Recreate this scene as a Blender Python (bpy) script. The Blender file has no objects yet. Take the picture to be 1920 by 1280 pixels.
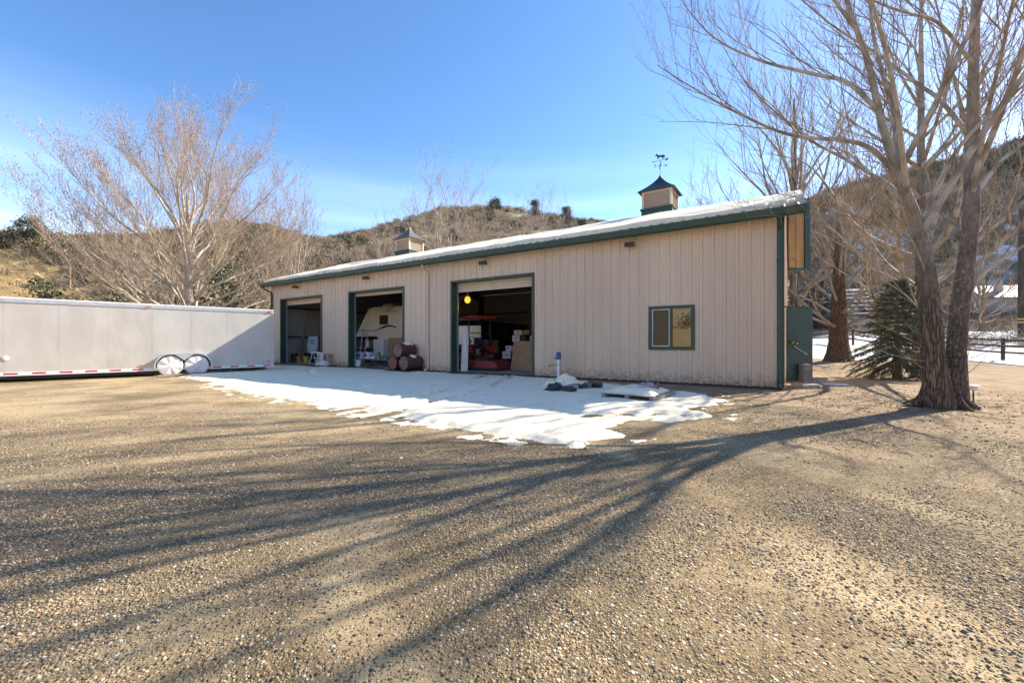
import bpy, bmesh, math, random
import numpy as np
from mathutils import Vector, Matrix

R_ = math.radians
scene = bpy.context.scene
COL = scene.collection

# ------------------------------------------------------------------ camera
FPX, EYE, HOR = 800.0, 1.25, 642.0          # focal length in 1920-px units, eye height, horizon row
cam_d = bpy.data.cameras.new('camera')
cam = bpy.data.objects.new('camera', cam_d)
COL.objects.link(cam)
cam.location = (0, 0, EYE)
cam.rotation_euler = (R_(90), 0, 0)
cam_d.sensor_width = 36
cam_d.lens = 36 * FPX / 1920
cam_d.shift_y = (HOR - 640) / 1920
cam_d.clip_end = 3000
scene.camera = cam

# ------------------------------------------------------------------ sky and sun
SUN_AZ = math.atan2(0.885, 0.465)           # clockwise from +Y
SUN_EL = R_(33)
world = bpy.data.worlds.new('World')
scene.world = world
world.use_nodes = True
wn, wl = world.node_tree.nodes, world.node_tree.links
wn.clear()
w_out = wn.new('ShaderNodeOutputWorld')
w_bg = wn.new('ShaderNodeBackground')
w_sky = wn.new('ShaderNodeTexSky')
w_sky.sky_type = 'NISHITA'
w_sky.sun_disc = False
w_sky.sun_elevation = SUN_EL
w_sky.sun_rotation = SUN_AZ
w_sky.altitude = 2600
w_sky.air_density = 1.0
w_sky.dust_density = 1.5
w_sky.ozone_density = 1.8
w_bg.inputs['Strength'].default_value = 0.15
# thin streaks of high cloud, mixed over the sky by direction
w_tc = wn.new('ShaderNodeTexCoord')
w_map = wn.new('ShaderNodeMapping')
w_map.inputs['Scale'].default_value = (0.9, 0.9, 13.0)
w_map.inputs['Rotation'].default_value = (R_(1), R_(-1.5), R_(40))
w_noi = wn.new('ShaderNodeTexNoise')
w_noi.inputs['Scale'].default_value = 1.7
w_noi.inputs['Detail'].default_value = 7
w_noi.inputs['Roughness'].default_value = 0.45
w_ramp = wn.new('ShaderNodeValToRGB')
w_ramp.color_ramp.elements[0].position = 0.22
w_ramp.color_ramp.elements[0].color = (0, 0, 0, 1)
w_ramp.color_ramp.elements[1].position = 0.80
w_ramp.color_ramp.elements[1].color = (0.44, 0.44, 0.44, 1)
w_mix = wn.new('ShaderNodeMixRGB')
w_mix.inputs['Color2'].default_value = (7.0, 7.6, 8.4, 1)
wl.new(w_tc.outputs['Generated'], w_map.inputs['Vector'])
wl.new(w_map.outputs['Vector'], w_noi.inputs['Vector'])
wl.new(w_noi.outputs['Fac'], w_ramp.inputs['Fac'])
w_hs = wn.new('ShaderNodeHueSaturation')
w_hs.inputs['Saturation'].default_value = 1.16
wl.new(w_sky.outputs['Color'], w_hs.inputs['Color'])
wl.new(w_hs.outputs['Color'], w_mix.inputs['Color1'])
# the veil of cloud lies low, towards the horizon
w_sep = wn.new('ShaderNodeSeparateXYZ')
w_low = wn.new('ShaderNodeMapRange')
w_low.inputs['From Min'].default_value = 0.42
w_low.inputs['From Max'].default_value = 0.10
w_mul = wn.new('ShaderNodeMath'); w_mul.operation = 'MULTIPLY'
wl.new(w_tc.outputs['Generated'], w_sep.inputs[0])
wl.new(w_sep.outputs['Z'], w_low.inputs['Value'])
wl.new(w_low.outputs['Result'], w_mul.inputs[0])
wl.new(w_ramp.outputs['Color'], w_mul.inputs[1])
wl.new(w_mul.outputs['Value'], w_mix.inputs['Fac'])
wl.new(w_mix.outputs['Color'], w_bg.inputs['Color'])
wl.new(w_bg.outputs['Background'], w_out.inputs['Surface'])

sun_d = bpy.data.lights.new('sun', 'SUN')
sun = bpy.data.objects.new('sun', sun_d)
COL.objects.link(sun)
sun_d.energy = 5.0
sun_d.angle = R_(0.53)
sun_d.color = (1.0, 0.90, 0.75)
SUN_DIR = Vector((math.sin(SUN_AZ) * math.cos(SUN_EL), math.cos(SUN_AZ) * math.cos(SUN_EL), math.sin(SUN_EL)))
sun.rotation_euler = (-SUN_DIR).to_track_quat('-Z', 'Y').to_euler()
sun.location = (30, 16, 20)

scene.view_settings.view_transform = 'Standard'
scene.view_settings.look = 'None'
scene.view_settings.exposure = 1.15
scene.view_settings.gamma = 1
scene.view_settings.use_curve_mapping = False
scene.cycles.use_denoising = True
scene.cycles.denoising_prefilter = 'ACCURATE'
scene.cycles.use_adaptive_sampling = False
scene.cycles.sample_clamp_indirect = 6
scene.cycles.max_bounces = 8
scene.cycles.diffuse_bounces = 4
scene.cycles.transparent_max_bounces = 8

rng = np.random.default_rng(7)
random.seed(7)

# ------------------------------------------------------------------ numeric helpers
_tab = np.random.default_rng(99).random((256, 256))
def vnoise(x, y):
    x = np.asarray(x, float); y = np.asarray(y, float)
    xi = np.floor(x).astype(int); yi = np.floor(y).astype(int)
    fx = x - xi; fy = y - yi
    fx = fx * fx * (3 - 2 * fx); fy = fy * fy * (3 - 2 * fy)
    a = _tab[xi & 255, yi & 255]; b = _tab[(xi + 1) & 255, yi & 255]
    c = _tab[xi & 255, (yi + 1) & 255]; d = _tab[(xi + 1) & 255, (yi + 1) & 255]
    return (a * (1 - fx) + b * fx) * (1 - fy) + (c * (1 - fx) + d * fx) * fy
def fbm(x, y, oct=4, gain=0.5):
    s = 0; a = 1; t = 0
    for k in range(oct):
        s = s + a * vnoise(np.asarray(x) * 2 ** k + 17.3 * k, np.asarray(y) * 2 ** k + 5.1 * k)
        t += a; a *= gain
    return s / t
def sstep(a, b, x):
    t = np.clip((x - a) / (b - a), 0, 1)
    return t * t * (3 - 2 * t)
def ground_pt(px, py, z=0.0):               # the yard point seen at a pixel of the photograph
    Z = FPX * (EYE - z) / (py - HOR)
    return Vector(((px - 960) / FPX * Z, Z, z))
def at_depth(px, py, Z):
    return Vector(((px - 960) / FPX * Z, Z, EYE + (HOR - py) / FPX * Z))

# ------------------------------------------------------------------ materials
def nt(m):
    m.use_nodes = True
    return m.node_tree.nodes, m.node_tree.links
MATS = {}
def mat(name, c1, c2=None, rough=0.6, scale=6.0, bump=0.0, bscale=None, metal=0.0, detail=4, stretch=None,
        spec=0.5, contrast=(0.35, 0.65), rand=0.0, emit=None, coat=0.0):
    m = bpy.data.materials.new(name)
    n, l = nt(m)
    b = n['Principled BSDF']
    b.inputs['Roughness'].default_value = rough
    b.inputs['Metallic'].default_value = metal
    b.inputs['Specular IOR Level'].default_value = spec
    if coat: b.inputs['Coat Weight'].default_value = coat
    tc = n.new('ShaderNodeTexCoord')
    mp = n.new('ShaderNodeMapping')
    if stretch: mp.inputs['Scale'].default_value = stretch
    l.new(tc.outputs['Object'], mp.inputs['Vector'])
    noi = n.new('ShaderNodeTexNoise')
    noi.inputs['Scale'].default_value = scale
    noi.inputs['Detail'].default_value = detail
    l.new(mp.outputs['Vector'], noi.inputs['Vector'])
    rp = n.new('ShaderNodeValToRGB')
    rp.color_ramp.elements[0].position = contrast[0]
    rp.color_ramp.elements[1].position = contrast[1]
    rp.color_ramp.elements[0].color = (*c1, 1)
    rp.color_ramp.elements[1].color = (*(c2 or c1), 1)
    l.new(noi.outputs['Fac'], rp.inputs['Fac'])
    col = rp.outputs['Color']
    if rand:
        oi = n.new('ShaderNodeObjectInfo')
        hs = n.new('ShaderNodeHueSaturation')
        mr = n.new('ShaderNodeMapRange')
        mr.inputs['To Min'].default_value = 1 - rand
        mr.inputs['To Max'].default_value = 1 + rand
        l.new(oi.outputs['Random'], mr.inputs['Value'])
        l.new(mr.outputs['Result'], hs.inputs['Value'])
        l.new(col, hs.inputs['Color'])
        col = hs.outputs['Color']
    l.new(col, b.inputs['Base Color'])
    if emit:
        b.inputs['Emission Color'].default_value = (*emit[0], 1)
        b.inputs['Emission Strength'].default_value = emit[1]
    if bump:
        nb = n.new('ShaderNodeTexNoise')
        nb.inputs['Scale'].default_value = bscale or scale * 3
        nb.inputs['Detail'].default_value = 5
        l.new(mp.outputs['Vector'], nb.inputs['Vector'])
        bp = n.new('ShaderNodeBump')
        bp.inputs['Strength'].default_value = min(1, bump)
        bp.inputs['Distance'].default_value = 0.02
        l.new(nb.outputs['Fac'], bp.inputs['Height'])
        l.new(bp.outputs['Normal'], b.inputs['Normal'])
    MATS[name] = m
    return m

mat('siding', (.63, .492, .368), (.69, .545, .413), rough=.5, scale=.9, stretch=(1, 1, .25), rand=.045, spec=.35)
mat('siding_trim', (.64, .50, .39), (.69, .55, .43), rough=.45, scale=2)
mat('green_trim', (.022, .060, .046), (.031, .076, .058), rough=.42, scale=3)
mat('roof_metal', (.10, .13, .115), (.14, .17, .15), rough=.4, scale=1.5)
mat('liner', (.38, .35, .31), (.46, .43, .39), rough=.55, scale=1.2, bump=.35, bscale=2.5)
mat('dark_steel', (.035, .022, .018), (.06, .04, .03), rough=.6, scale=4)
mat('concrete', (.30, .28, .25), (.42, .40, .36), rough=.85, scale=5, bump=.3, bscale=40)
mat('snow', (.72, .62, .45), (.94, .83, .615), rough=.7, contrast=(.26, .44), scale=3, bump=.35, bscale=26, spec=.3)
mat('trailer_skin', (.53, .50, .45), (.60, .57, .52), rough=.36, scale=1.6, stretch=(1, 1, .55), bump=.6, bscale=1.3, metal=.15, spec=.5)
mat('aluminium', (.62, .62, .62), (.72, .72, .72), rough=.32, metal=.75, scale=8)
mat('galvanised', (.45, .47, .5), (.6, .62, .64), rough=.38, metal=.8, scale=22)
mat('red_tape', (.55, .02, .03), (.62, .03, .04), rough=.4, scale=9)
mat('white_tape', (.78, .78, .78), (.85, .85, .85), rough=.4, scale=9)
mat('vinyl_white', (.74, .72, .68), (.84, .82, .78), rough=.55, scale=5, bump=.8, bscale=5)
mat('rubber', (.02, .02, .02), (.035, .033, .03), rough=.85, scale=12)
mat('amber_lens', (.75, .20, .02), (.85, .26, .03), rough=.25, scale=9)
mat('red_lens', (.5, .02, .02), (.6, .03, .03), rough=.25, scale=9)
mat('rust', (.065, .028, .022), (.125, .06, .045), rough=.75, scale=5, bump=.3, bscale=18, contrast=(.3, .7))
mat('rust_lid', (.20, .10, .085), (.29, .165, .14), rough=.75, scale=6, bump=.2, bscale=30)
mat('rust_lid_red', (.21, .07, .055), (.29, .12, .095), rough=.75, scale=6, bump=.2, bscale=30)
mat('black_plastic', (.02, .02, .022), (.04, .04, .042), rough=.5, scale=8)
mat('old_wood', (.16, .12, .085), (.30, .24, .18), rough=.85, scale=4, stretch=(1, 8, 8), bump=.5, bscale=14)
mat('grey_wood', (.20, .18, .16), (.33, .30, .27), rough=.9, scale=5, stretch=(1, 6, 6), bump=.5, bscale=16)
mat('plywood', (.33, .19, .10), (.44, .27, .15), rough=.7, scale=2.5, stretch=(1, 1, 5))
mat('varnished_ply', (.48, .25, .06), (.60, .34, .09), rough=.45, scale=2, stretch=(6, 6, .6))
mat('cardboard', (.32, .20, .11), (.38, .25, .14), rough=.85, scale=3)
mat('white_box', (.72, .73, .75), (.80, .80, .82), rough=.7, scale=4)
mat('blue_print', (.05, .13, .42), (.08, .20, .55), rough=.6, scale=14)
mat('tractor_red', (.33, .03, .02), (.42, .05, .03), rough=.4, scale=4)
mat('dusty_red', (.20, .03, .026), (.28, .055, .045), rough=.6, scale=5)
mat('rv_cream', (.60, .57, .49), (.66, .63, .55), rough=.35, scale=1)
mat('rv_cap', (.74, .72, .68), (.80, .78, .75), rough=.3, scale=1)
mat('rv_dark', (.010, .011, .014), (.018, .019, .022), rough=.7, scale=5)
mat('rv_blue', (.03, .05, .12), (.04, .07, .16), rough=.3, scale=5)
mat('white_paint', (.70, .71, .72), (.78, .79, .80), rough=.45, scale=4)
mat('pvc_white', (.66, .70, .78), (.74, .78, .84), rough=.4, scale=6)
mat('blue_paint', (.03, .085, .25), (.05, .12, .33), rough=.5, scale=9)
mat('orange_plastic', (.55, .16, .03), (.62, .20, .05), rough=.5, scale=6)
mat('yellow_plastic', (.55, .42, .04), (.62, .5, .08), rough=.5, scale=6)
mat('green_plastic', (.02, .22, .09), (.03, .3, .13), rough=.35, scale=6)
mat('red_plastic', (.55, .02, .06), (.62, .03, .08), rough=.4, scale=6)
mat('brass', (.55, .38, .14), (.62, .45, .18), rough=.35, metal=.8, scale=9)
mat('black_iron', (.012, .013, .018), (.02, .022, .03), rough=.45, scale=8)
mat('cupola_roof', (.035, .032, .040), (.055, .05, .058), rough=.42, scale=4, metal=.2)
mat('brown_roof', (.10, .085, .075), (.14, .12, .105), rough=.5, scale=4)
mat('lamp_yellow', (.85, .55, .05), (.9, .62, .08), rough=.3, emit=((1.0, .72, .08), .4))
mat('lamp_lens', (.7, .72, .74), (.8, .82, .84), rough=.15, scale=9)
mat('stone_block', (.33, .29, .24), (.46, .41, .35), rough=.9, scale=7, bump=.6, bscale=30)
mat('house_wall', (.33, .31, .29), (.40, .38, .35), rough=.8, scale=1)
mat('pole_wood', (.055, .042, .034), (.10, .08, .062), rough=.9, scale=3, stretch=(5, 5, .4), bump=.4)
mat('tan_pole', (.28, .19, .12), (.36, .25, .16), rough=.9, scale=3, stretch=(5, 5, .4))
mat('wire', (.35, .35, .34), (.42, .42, .41), rough=.5)
mat('frost', (.66, .67, .66), (.75, .76, .75), rough=.6, scale=4)

def glass_mat(name, col, rough=.02):
    m = bpy.data.materials.new(name)
    n, l = nt(m)
    b = n['Principled BSDF']
    b.inputs['Base Color'].default_value = (*col, 1)
    b.inputs['Roughness'].default_value = rough
    b.inputs['Specular IOR Level'].default_value = 1.0
    b.inputs['IOR'].default_value = 1.75
    tc = n.new('ShaderNodeTexCoord'); no = n.new('ShaderNodeTexNoise'); bp = n.new('ShaderNodeBump')
    no.inputs['Scale'].default_value = 1.16
    bp.inputs['Strength'].default_value = .05
    l.new(tc.outputs['Object'], no.inputs['Vector']); l.new(no.outputs['Fac'], bp.inputs['Height'])
    l.new(bp.outputs['Normal'], b.inputs['Normal'])
    MATS[name] = m
glass_mat('window_glass', (.015, .016, .018))
glass_mat('screened_glass', (.012, .012, .013), .22)
MATS['screened_glass'].node_tree.nodes['Principled BSDF'].inputs['IOR'].default_value = 1.45

def bark_mat(name, deep, plate, smooth1, smooth2, twig1, twig2, thick=.14, thin=.016):
    """colour follows the thickness of the wood: furrowed trunk, smooth pale limbs, tan twigs"""
    m = bpy.data.materials.new(name)
    n, l = nt(m)
    b = n['Principled BSDF']
    b.inputs['Roughness'].default_value = .85
    b.inputs['Specular IOR Level'].default_value = .25
    tc = n.new('ShaderNodeTexCoord'); mp = n.new('ShaderNodeMapping')
    mp.inputs['Scale'].default_value = (1, 1, .09)
    l.new(tc.outputs['Object'], mp.inputs['Vector'])
    vo = n.new('ShaderNodeTexVoronoi'); vo.feature = 'DISTANCE_TO_EDGE'; vo.inputs['Scale'].default_value = 24
    no = n.new('ShaderNodeTexNoise'); no.inputs['Scale'].default_value = 9; no.inputs['Detail'].default_value = 6
    l.new(mp.outputs['Vector'], no.inputs['Vector'])
    wp = n.new('ShaderNodeMixRGB'); wp.blend_type = 'ADD'; wp.inputs['Fac'].default_value = .30
    l.new(mp.outputs['Vector'], wp.inputs['Color1']); l.new(no.outputs['Color'], wp.inputs['Color2'])
    l.new(wp.outputs['Color'], vo.inputs['Vector'])
    r1 = n.new('ShaderNodeValToRGB')
    r1.color_ramp.elements[0].position = .0; r1.color_ramp.elements[0].color = (*deep, 1)
    r1.color_ramp.elements[1].position = .30; r1.color_ramp.elements[1].color = (*plate, 1)
    l.new(vo.outputs['Distance'], r1.inputs['Fac'])
    n2 = n.new('ShaderNodeTexNoise'); n2.inputs['Scale'].default_value = 3.2; n2.inputs['Detail'].default_value = 5
    l.new(tc.outputs['Object'], n2.inputs['Vector'])
    r2 = n.new('ShaderNodeValToRGB')
    r2.color_ramp.elements[0].position = .36; r2.color_ramp.elements[0].color = (*smooth1, 1)
    r2.color_ramp.elements[1].position = .58; r2.color_ramp.elements[1].color = (*smooth2, 1)
    l.new(n2.outputs['Fac'], r2.inputs['Fac'])
    r3 = n.new('ShaderNodeValToRGB')
    r3.color_ramp.elements[0].position = .38; r3.color_ramp.elements[0].color = (*twig1, 1)
    r3.color_ramp.elements[1].position = .62; r3.color_ramp.elements[1].color = (*twig2, 1)
    l.new(n2.outputs['Fac'], r3.inputs['Fac'])
    at = n.new('ShaderNodeAttribute'); at.attribute_name = 'rad'
    m1 = n.new('ShaderNodeMapRange'); m1.inputs['From Min'].default_value = thick * .42; m1.inputs['From Max'].default_value = thick * 1.7
    m2 = n.new('ShaderNodeMapRange'); m2.inputs['From Min'].default_value = thin * .6; m2.inputs['From Max'].default_value = thin * 1.9
    l.new(at.outputs['Fac'], m1.inputs['Value']); l.new(at.outputs['Fac'], m2.inputs['Value'])
    x1 = n.new('ShaderNodeMixRGB'); x2 = n.new('ShaderNodeMixRGB')
    l.new(m2.outputs['Result'], x1.inputs['Fac']); l.new(r3.outputs['Color'], x1.inputs['Color1']); l.new(r2.outputs['Color'], x1.inputs['Color2'])
    l.new(m1.outputs['Result'], x2.inputs['Fac']); l.new(x1.outputs['Color'], x2.inputs['Color1']); l.new(r1.outputs['Color'], x2.inputs['Color2'])
    l.new(x2.outputs['Color'], b.inputs['Base Color'])
    bp = n.new('ShaderNodeBump'); bp.inputs['Distance'].default_value = .05
    l.new(m1.outputs['Result'], bp.inputs['Strength'])
    r4 = n.new('ShaderNodeMath'); r4.operation = 'MINIMUM'; r4.inputs[1].default_value = .25
    l.new(vo.outputs['Distance'], r4.inputs[0])
    l.new(r4.outputs['Value'], bp.inputs['Height'])
    l.new(bp.outputs['Normal'], b.inputs['Normal'])
    MATS[name] = m
bark_mat('bark_cottonwood', (.05, .034, .023), (.27, .20, .14), (.25, .215, .18), (.54, .49, .42), (.26, .18, .11), (.40, .30, .20), thick=.095)
bark_mat('bark_brown', (.05, .028, .016), (.26, .16, .09), (.24, .18, .12), (.36, .29, .22), (.26, .19, .12), (.36, .28, .19))
bark_mat('bark_pale', (.16, .13, .10), (.38, .32, .25), (.36, .30, .23), (.55, .48, .39), (.40, .30, .215), (.56, .46, .35), thick=.3, thin=.02)
mat('bud', (.22, .11, .06), (.34, .17, .09), rough=.7, scale=3)
mat('needles', (.04, .062, .034), (.12, .15, .085), rough=.6, scale=2.5, rand=.25)
mat('needles_blue', (.025, .045, .05), (.06, .085, .09), rough=.6, scale=2.5)
mat('scrub_green', (.10, .097, .046), (.21, .18, .095), rough=.8, scale=1.5, rand=.4)
mat('scrub_bare', (.33, .25, .165), (.52, .41, .285), rough=.9, scale=1.5, rand=.35)
mat('scrub_sage', (.25, .22, .145), (.40, .345, .24), rough=.9, scale=1.5, rand=.3)
mat('straw_grass', (.42, .31, .15), (.62, .48, .26), rough=.9, scale=1.5, rand=.25)
mat('dead_leaf', (.13, .085, .05), (.28, .19, .11), rough=.9, scale=2, rand=.4)
mat('pine_needles', (.05, .062, .032), (.12, .125, .065), rough=.7, scale=.8)
mat('stone', (.24, .20, .155), (.34, .29, .23), rough=.85, scale=30, rand=.55)

def splash(name):
    m = MATS[name]; n, l = nt(m); b = n['Principled BSDF']; src = b.inputs['Base Color'].links[0].from_socket
    tc = n.new('ShaderNodeTexCoord'); sp = n.new('ShaderNodeSeparateXYZ'); l.new(tc.outputs['Object'], sp.inputs[0])
    no = n.new('ShaderNodeTexNoise'); no.inputs['Scale'].default_value = 7; no.inputs['Detail'].default_value = 8; no.inputs['Roughness'].default_value = .75
    l.new(tc.outputs['Object'], no.inputs['Vector'])
    h = n.new('ShaderNodeMapRange'); h.inputs['From Min'].default_value = .75; h.inputs['From Max'].default_value = .05; h.inputs['To Max'].default_value = .42
    l.new(sp.outputs['Z'], h.inputs['Value'])
    ad = n.new('ShaderNodeMath'); ad.operation = 'ADD'; l.new(no.outputs['Fac'], ad.inputs[0]); l.new(h.outputs['Result'], ad.inputs[1])
    r = n.new('ShaderNodeValToRGB'); r.color_ramp.elements[0].position = .72; r.color_ramp.elements[0].color = (0, 0, 0, 1); r.color_ramp.elements[1].position = .95; r.color_ramp.elements[1].color = (.75, .75, .75, 1)
    l.new(ad.outputs['Value'], r.inputs['Fac'])
    mx = n.new('ShaderNodeMixRGB'); mx.inputs['Color2'].default_value = (.24, .17, .11, 1)
    l.new(r.outputs['Color'], mx.inputs['Fac']); l.new(src, mx.inputs['Color1']); l.new(mx.outputs['Color'], b.inputs['Base Color'])
splash('siding')

for _n in MATS['trailer_skin'].node_tree.nodes:
    if _n.bl_idname == 'ShaderNodeBump': _n.inputs['Distance'].default_value = .035
# ------------------------------------------------------------------ object helpers
def tag(o, label=None, cat=None, group=None, kind=None):
    if label: o['label'] = label
    if cat: o['category'] = cat
    if group: o['group'] = group
    if kind: o['kind'] = kind
    return o
def empty(name, label, cat, loc=(0, 0, 0), rz=0.0, group=None):
    o = bpy.data.objects.new(name, None)
    COL.objects.link(o)
    o.location = loc; o.rotation_euler = (0, 0, rz)
    o.empty_display_size = .2
    return tag(o, label, cat, group)
def link_mesh(name, me, m=None, parent=None, smooth=False):
    if m is not None: me.materials.append(MATS[m] if isinstance(m, str) else m)
    if smooth: me.shade_smooth()
    o = bpy.data.objects.new(name, me)
    COL.objects.link(o)
    if parent is not None: o.parent = parent
    return o
def np_mesh(name, V, F, m=None, parent=None, smooth=True, attrs=None):
    """fast mesh from arrays; F is (n,3) or (n,4)"""
    me = bpy.data.meshes.new(name)
    V = np.asarray(V, np.float32); F = np.asarray(F, np.int32)
    k = F.shape[1]
    me.vertices.add(len(V)); me.vertices.foreach_set('co', V.ravel())
    me.loops.add(F.size); me.loops.foreach_set('vertex_index', F.ravel())
    me.polygons.add(len(F)); me.polygons.foreach_set('loop_start', np.arange(0, F.size, k, dtype=np.int32))
    me.update(calc_edges=True); me.validate()
    for an, av in (attrs or {}).items():
        a = me.attributes.new(an, 'FLOAT', 'POINT'); a.data.foreach_set('value', np.asarray(av, np.float32))
    return link_mesh(name, me, m, parent, smooth)

class MB:
    """collects shapes; build() links them as one mesh object"""
    def __init__(s): s.v = []; s.f = []
    def add(s, vs, fs):
        b = len(s.v); s.v += [tuple(v) for v in vs]; s.f += [tuple(i + b for i in f) for f in fs]; return s
    def box(s, x0, x1, y0, y1, z0, z1):
        return s.add([(x0,y0,z0),(x1,y0,z0),(x1,y1,z0),(x0,y1,z0),(x0,y0,z1),(x1,y0,z1),(x1,y1,z1),(x0,y1,z1)],
                     [(0,3,2,1),(4,5,6,7),(0,1,5,4),(1,2,6,5),(2,3,7,6),(3,0,4,7)])
    def bar(s, p, q, w, h=None, up=(0, 0, 1)):
        p = Vector(p); q = Vector(q); h = h or w
        t = (q - p).normalized(); u = Vector(up)
        if abs(t.dot(u)) > .98: u = Vector((1, 0, 0))
        a = t.cross(u).normalized() * w / 2; b = a.cross(t).normalized() * h / 2
        vs = [p - a - b, p + a - b, p + a + b, p - a + b, q - a - b, q + a - b, q + a + b, q - a + b]
        return s.add(vs, [(0,3,2,1),(4,5,6,7),(0,1,5,4),(1,2,6,5),(2,3,7,6),(3,0,4,7)])
    def tube(s, pts, r, n=8, cap=True):
        pts = [Vector(p) for p in pts]; k = len(pts)
        rs = r if isinstance(r, (list, tuple)) else [r] * k
        vs = []
        for i, p in enumerate(pts):
            t = (pts[min(i + 1, k - 1)] - pts[max(i - 1, 0)]).normalized()
            u = Vector((0, 0, 1)) if abs(t.z) < .9 else Vector((1, 0, 0))
            a = t.cross(u).normalized(); b = t.cross(a)
            vs += [p + (a * math.cos(j / n * 6.28318) + b * math.sin(j / n * 6.28318)) * rs[i] for j in range(n)]
        fs = [(i*n+j, i*n+(j+1)%n, (i+1)*n+(j+1)%n, (i+1)*n+j) for i in range(k-1) for j in range(n)]
        if cap: fs += [tuple(range(n)), tuple((k-1)*n + j for j in reversed(range(n)))]
        return s.add(vs, fs)
    def lathe(s, prof, n=20, o=(0, 0, 0)):           # profile of (radius, z)
        vs = [(o[0] + r * math.cos(j/n*6.28318), o[1] + r * math.sin(j/n*6.28318), o[2] + z) for r, z in prof for j in range(n)]
        k = len(prof)
        fs = [(i*n+j, i*n+(j+1)%n, (i+1)*n+(j+1)%n, (i+1)*n+j) for i in range(k-1) for j in range(n)]
        fs += [tuple(reversed(range(n))), tuple((k-1)*n + j for j in range(n))]
        return s.add(vs, fs)
    def prism(s, poly, y0, y1, axis='y'):            # polygon in (x,z) extruded along y, or (x,y) along z, or (y,z) along x
        n = len(poly)
        if axis == 'y': vs = [(a, y0, b) for a, b in poly] + [(a, y1, b) for a, b in poly]
        elif axis == 'z': vs = [(a, b, y0) for a, b in poly] + [(a, b, y1) for a, b in poly]
        else: vs = [(y0, a, b) for a, b in poly] + [(y1, a, b) for a, b in poly]
        fs = [tuple(range(n)), tuple(reversed(range(n, 2*n)))] + [(i, i+n, (i+1)%n+n, (i+1)%n) for i in range(n)]
        return s.add(vs, fs)
    def build(s, name, m, parent=None, smooth=False, bevel=0, loc=None, rot=None):
        me = bpy.data.meshes.new(name)
        me.from_pydata(s.v, [], s.f)
        bm = bmesh.new(); bm.from_mesh(me)
        bmesh.ops.recalc_face_normals(bm, faces=bm.faces)
        if bevel:
            bmesh.ops.bevel(bm, geom=bm.edges[:], offset=bevel, segments=2, affect='EDGES', profile=.6, clamp_overlap=True)
        bm.to_mesh(me); bm.free()
        o = link_mesh(name, me, m, parent)
        if smooth:
            me.shade_smooth()
            if hasattr(me, 'set_sharp_from_angle'): me.set_sharp_from_angle(angle=R_(38))
        if loc is not None: o.location = loc
        if rot is not None: o.rotation_euler = rot
        return o
def one(o, label, cat, group=None, kind=None):       # a thing that is one mesh
    return tag(o, label, cat, group, kind)
def copy_tree(o, parent=None):
    c = o.copy(); COL.objects.link(c); c.parent = parent
    for ch in list(o.children): copy_tree(ch, c)
    return c

# ------------------------------------------------------------------ tubes for trees, in batches
class Wood:
    def __init__(s): s.groups = {}
    def add(s, pts, rads, sides):
        s.groups.setdefault((len(pts), sides), []).append((np.asarray(pts, float), np.asarray(rads, float)))
    def arrays(s, lump=0.0):
        VV, FF, RR = [], [], []; base = 0
        for (k, n), lst in s.groups.items():
            P = np.stack([a for a, _ in lst]); Rr = np.stack([b for _, b in lst]); N = len(P)
            T = np.gradient(P, axis=1); T /= np.linalg.norm(T, axis=2, keepdims=True) + 1e-9
            ref = np.where(np.abs(T[..., 2:3]) < .85, np.array([0, 0, 1.]), np.array([1., 0, 0]))
            ref = np.broadcast_to(ref[:, :1, :], T.shape) * 1.0
            A = np.cross(T, ref); A /= np.linalg.norm(A, axis=2, keepdims=True) + 1e-9
            B = np.cross(T, A)
            ang = np.arange(n) / n * 2 * np.pi
            ring = A[:, :, None, :] * np.cos(ang)[None, None, :, None] + B[:, :, None, :] * np.sin(ang)[None, None, :, None]
            rr = np.broadcast_to(Rr[:, :, None, None], (N, k, n, 1)).copy()
            if lump:
                zz = P[:, :, None, 2] * 1.3
                rr *= (1 + lump * (fbm(np.broadcast_to(ang[None, None] * 2.2, (N, k, n)), zz + 3, 3) - .5) * 2)[..., None]
            V = P[:, :, None, :] + ring * rr
            idx = base + np.arange(N * k * n).reshape(N, k, n)
            a = idx[:, :-1, :]; b = np.roll(idx, -1, 2)[:, :-1, :]; c = np.roll(idx, -1, 2)[:, 1:, :]; d = idx[:, 1:, :]
            VV.append(V.reshape(-1, 3)); FF.append(np.stack([a, b, c, d], -1).reshape(-1, 4)); RR.append(np.broadcast_to(Rr[:, :, None], (N, k, n)).ravel())
            base += N * k * n
        return np.concatenate(VV), np.concatenate(FF), np.concatenate(RR)
    def build(s, name, m, parent, off, lump=0.0, rad=None):
        V, F, Rr = s.arrays(lump)
        if rad is not None: Rr = Rr * 0 + rad
        return np_mesh(name, V - np.asarray(off), F, m, parent, True, {'rad': Rr})

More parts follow.
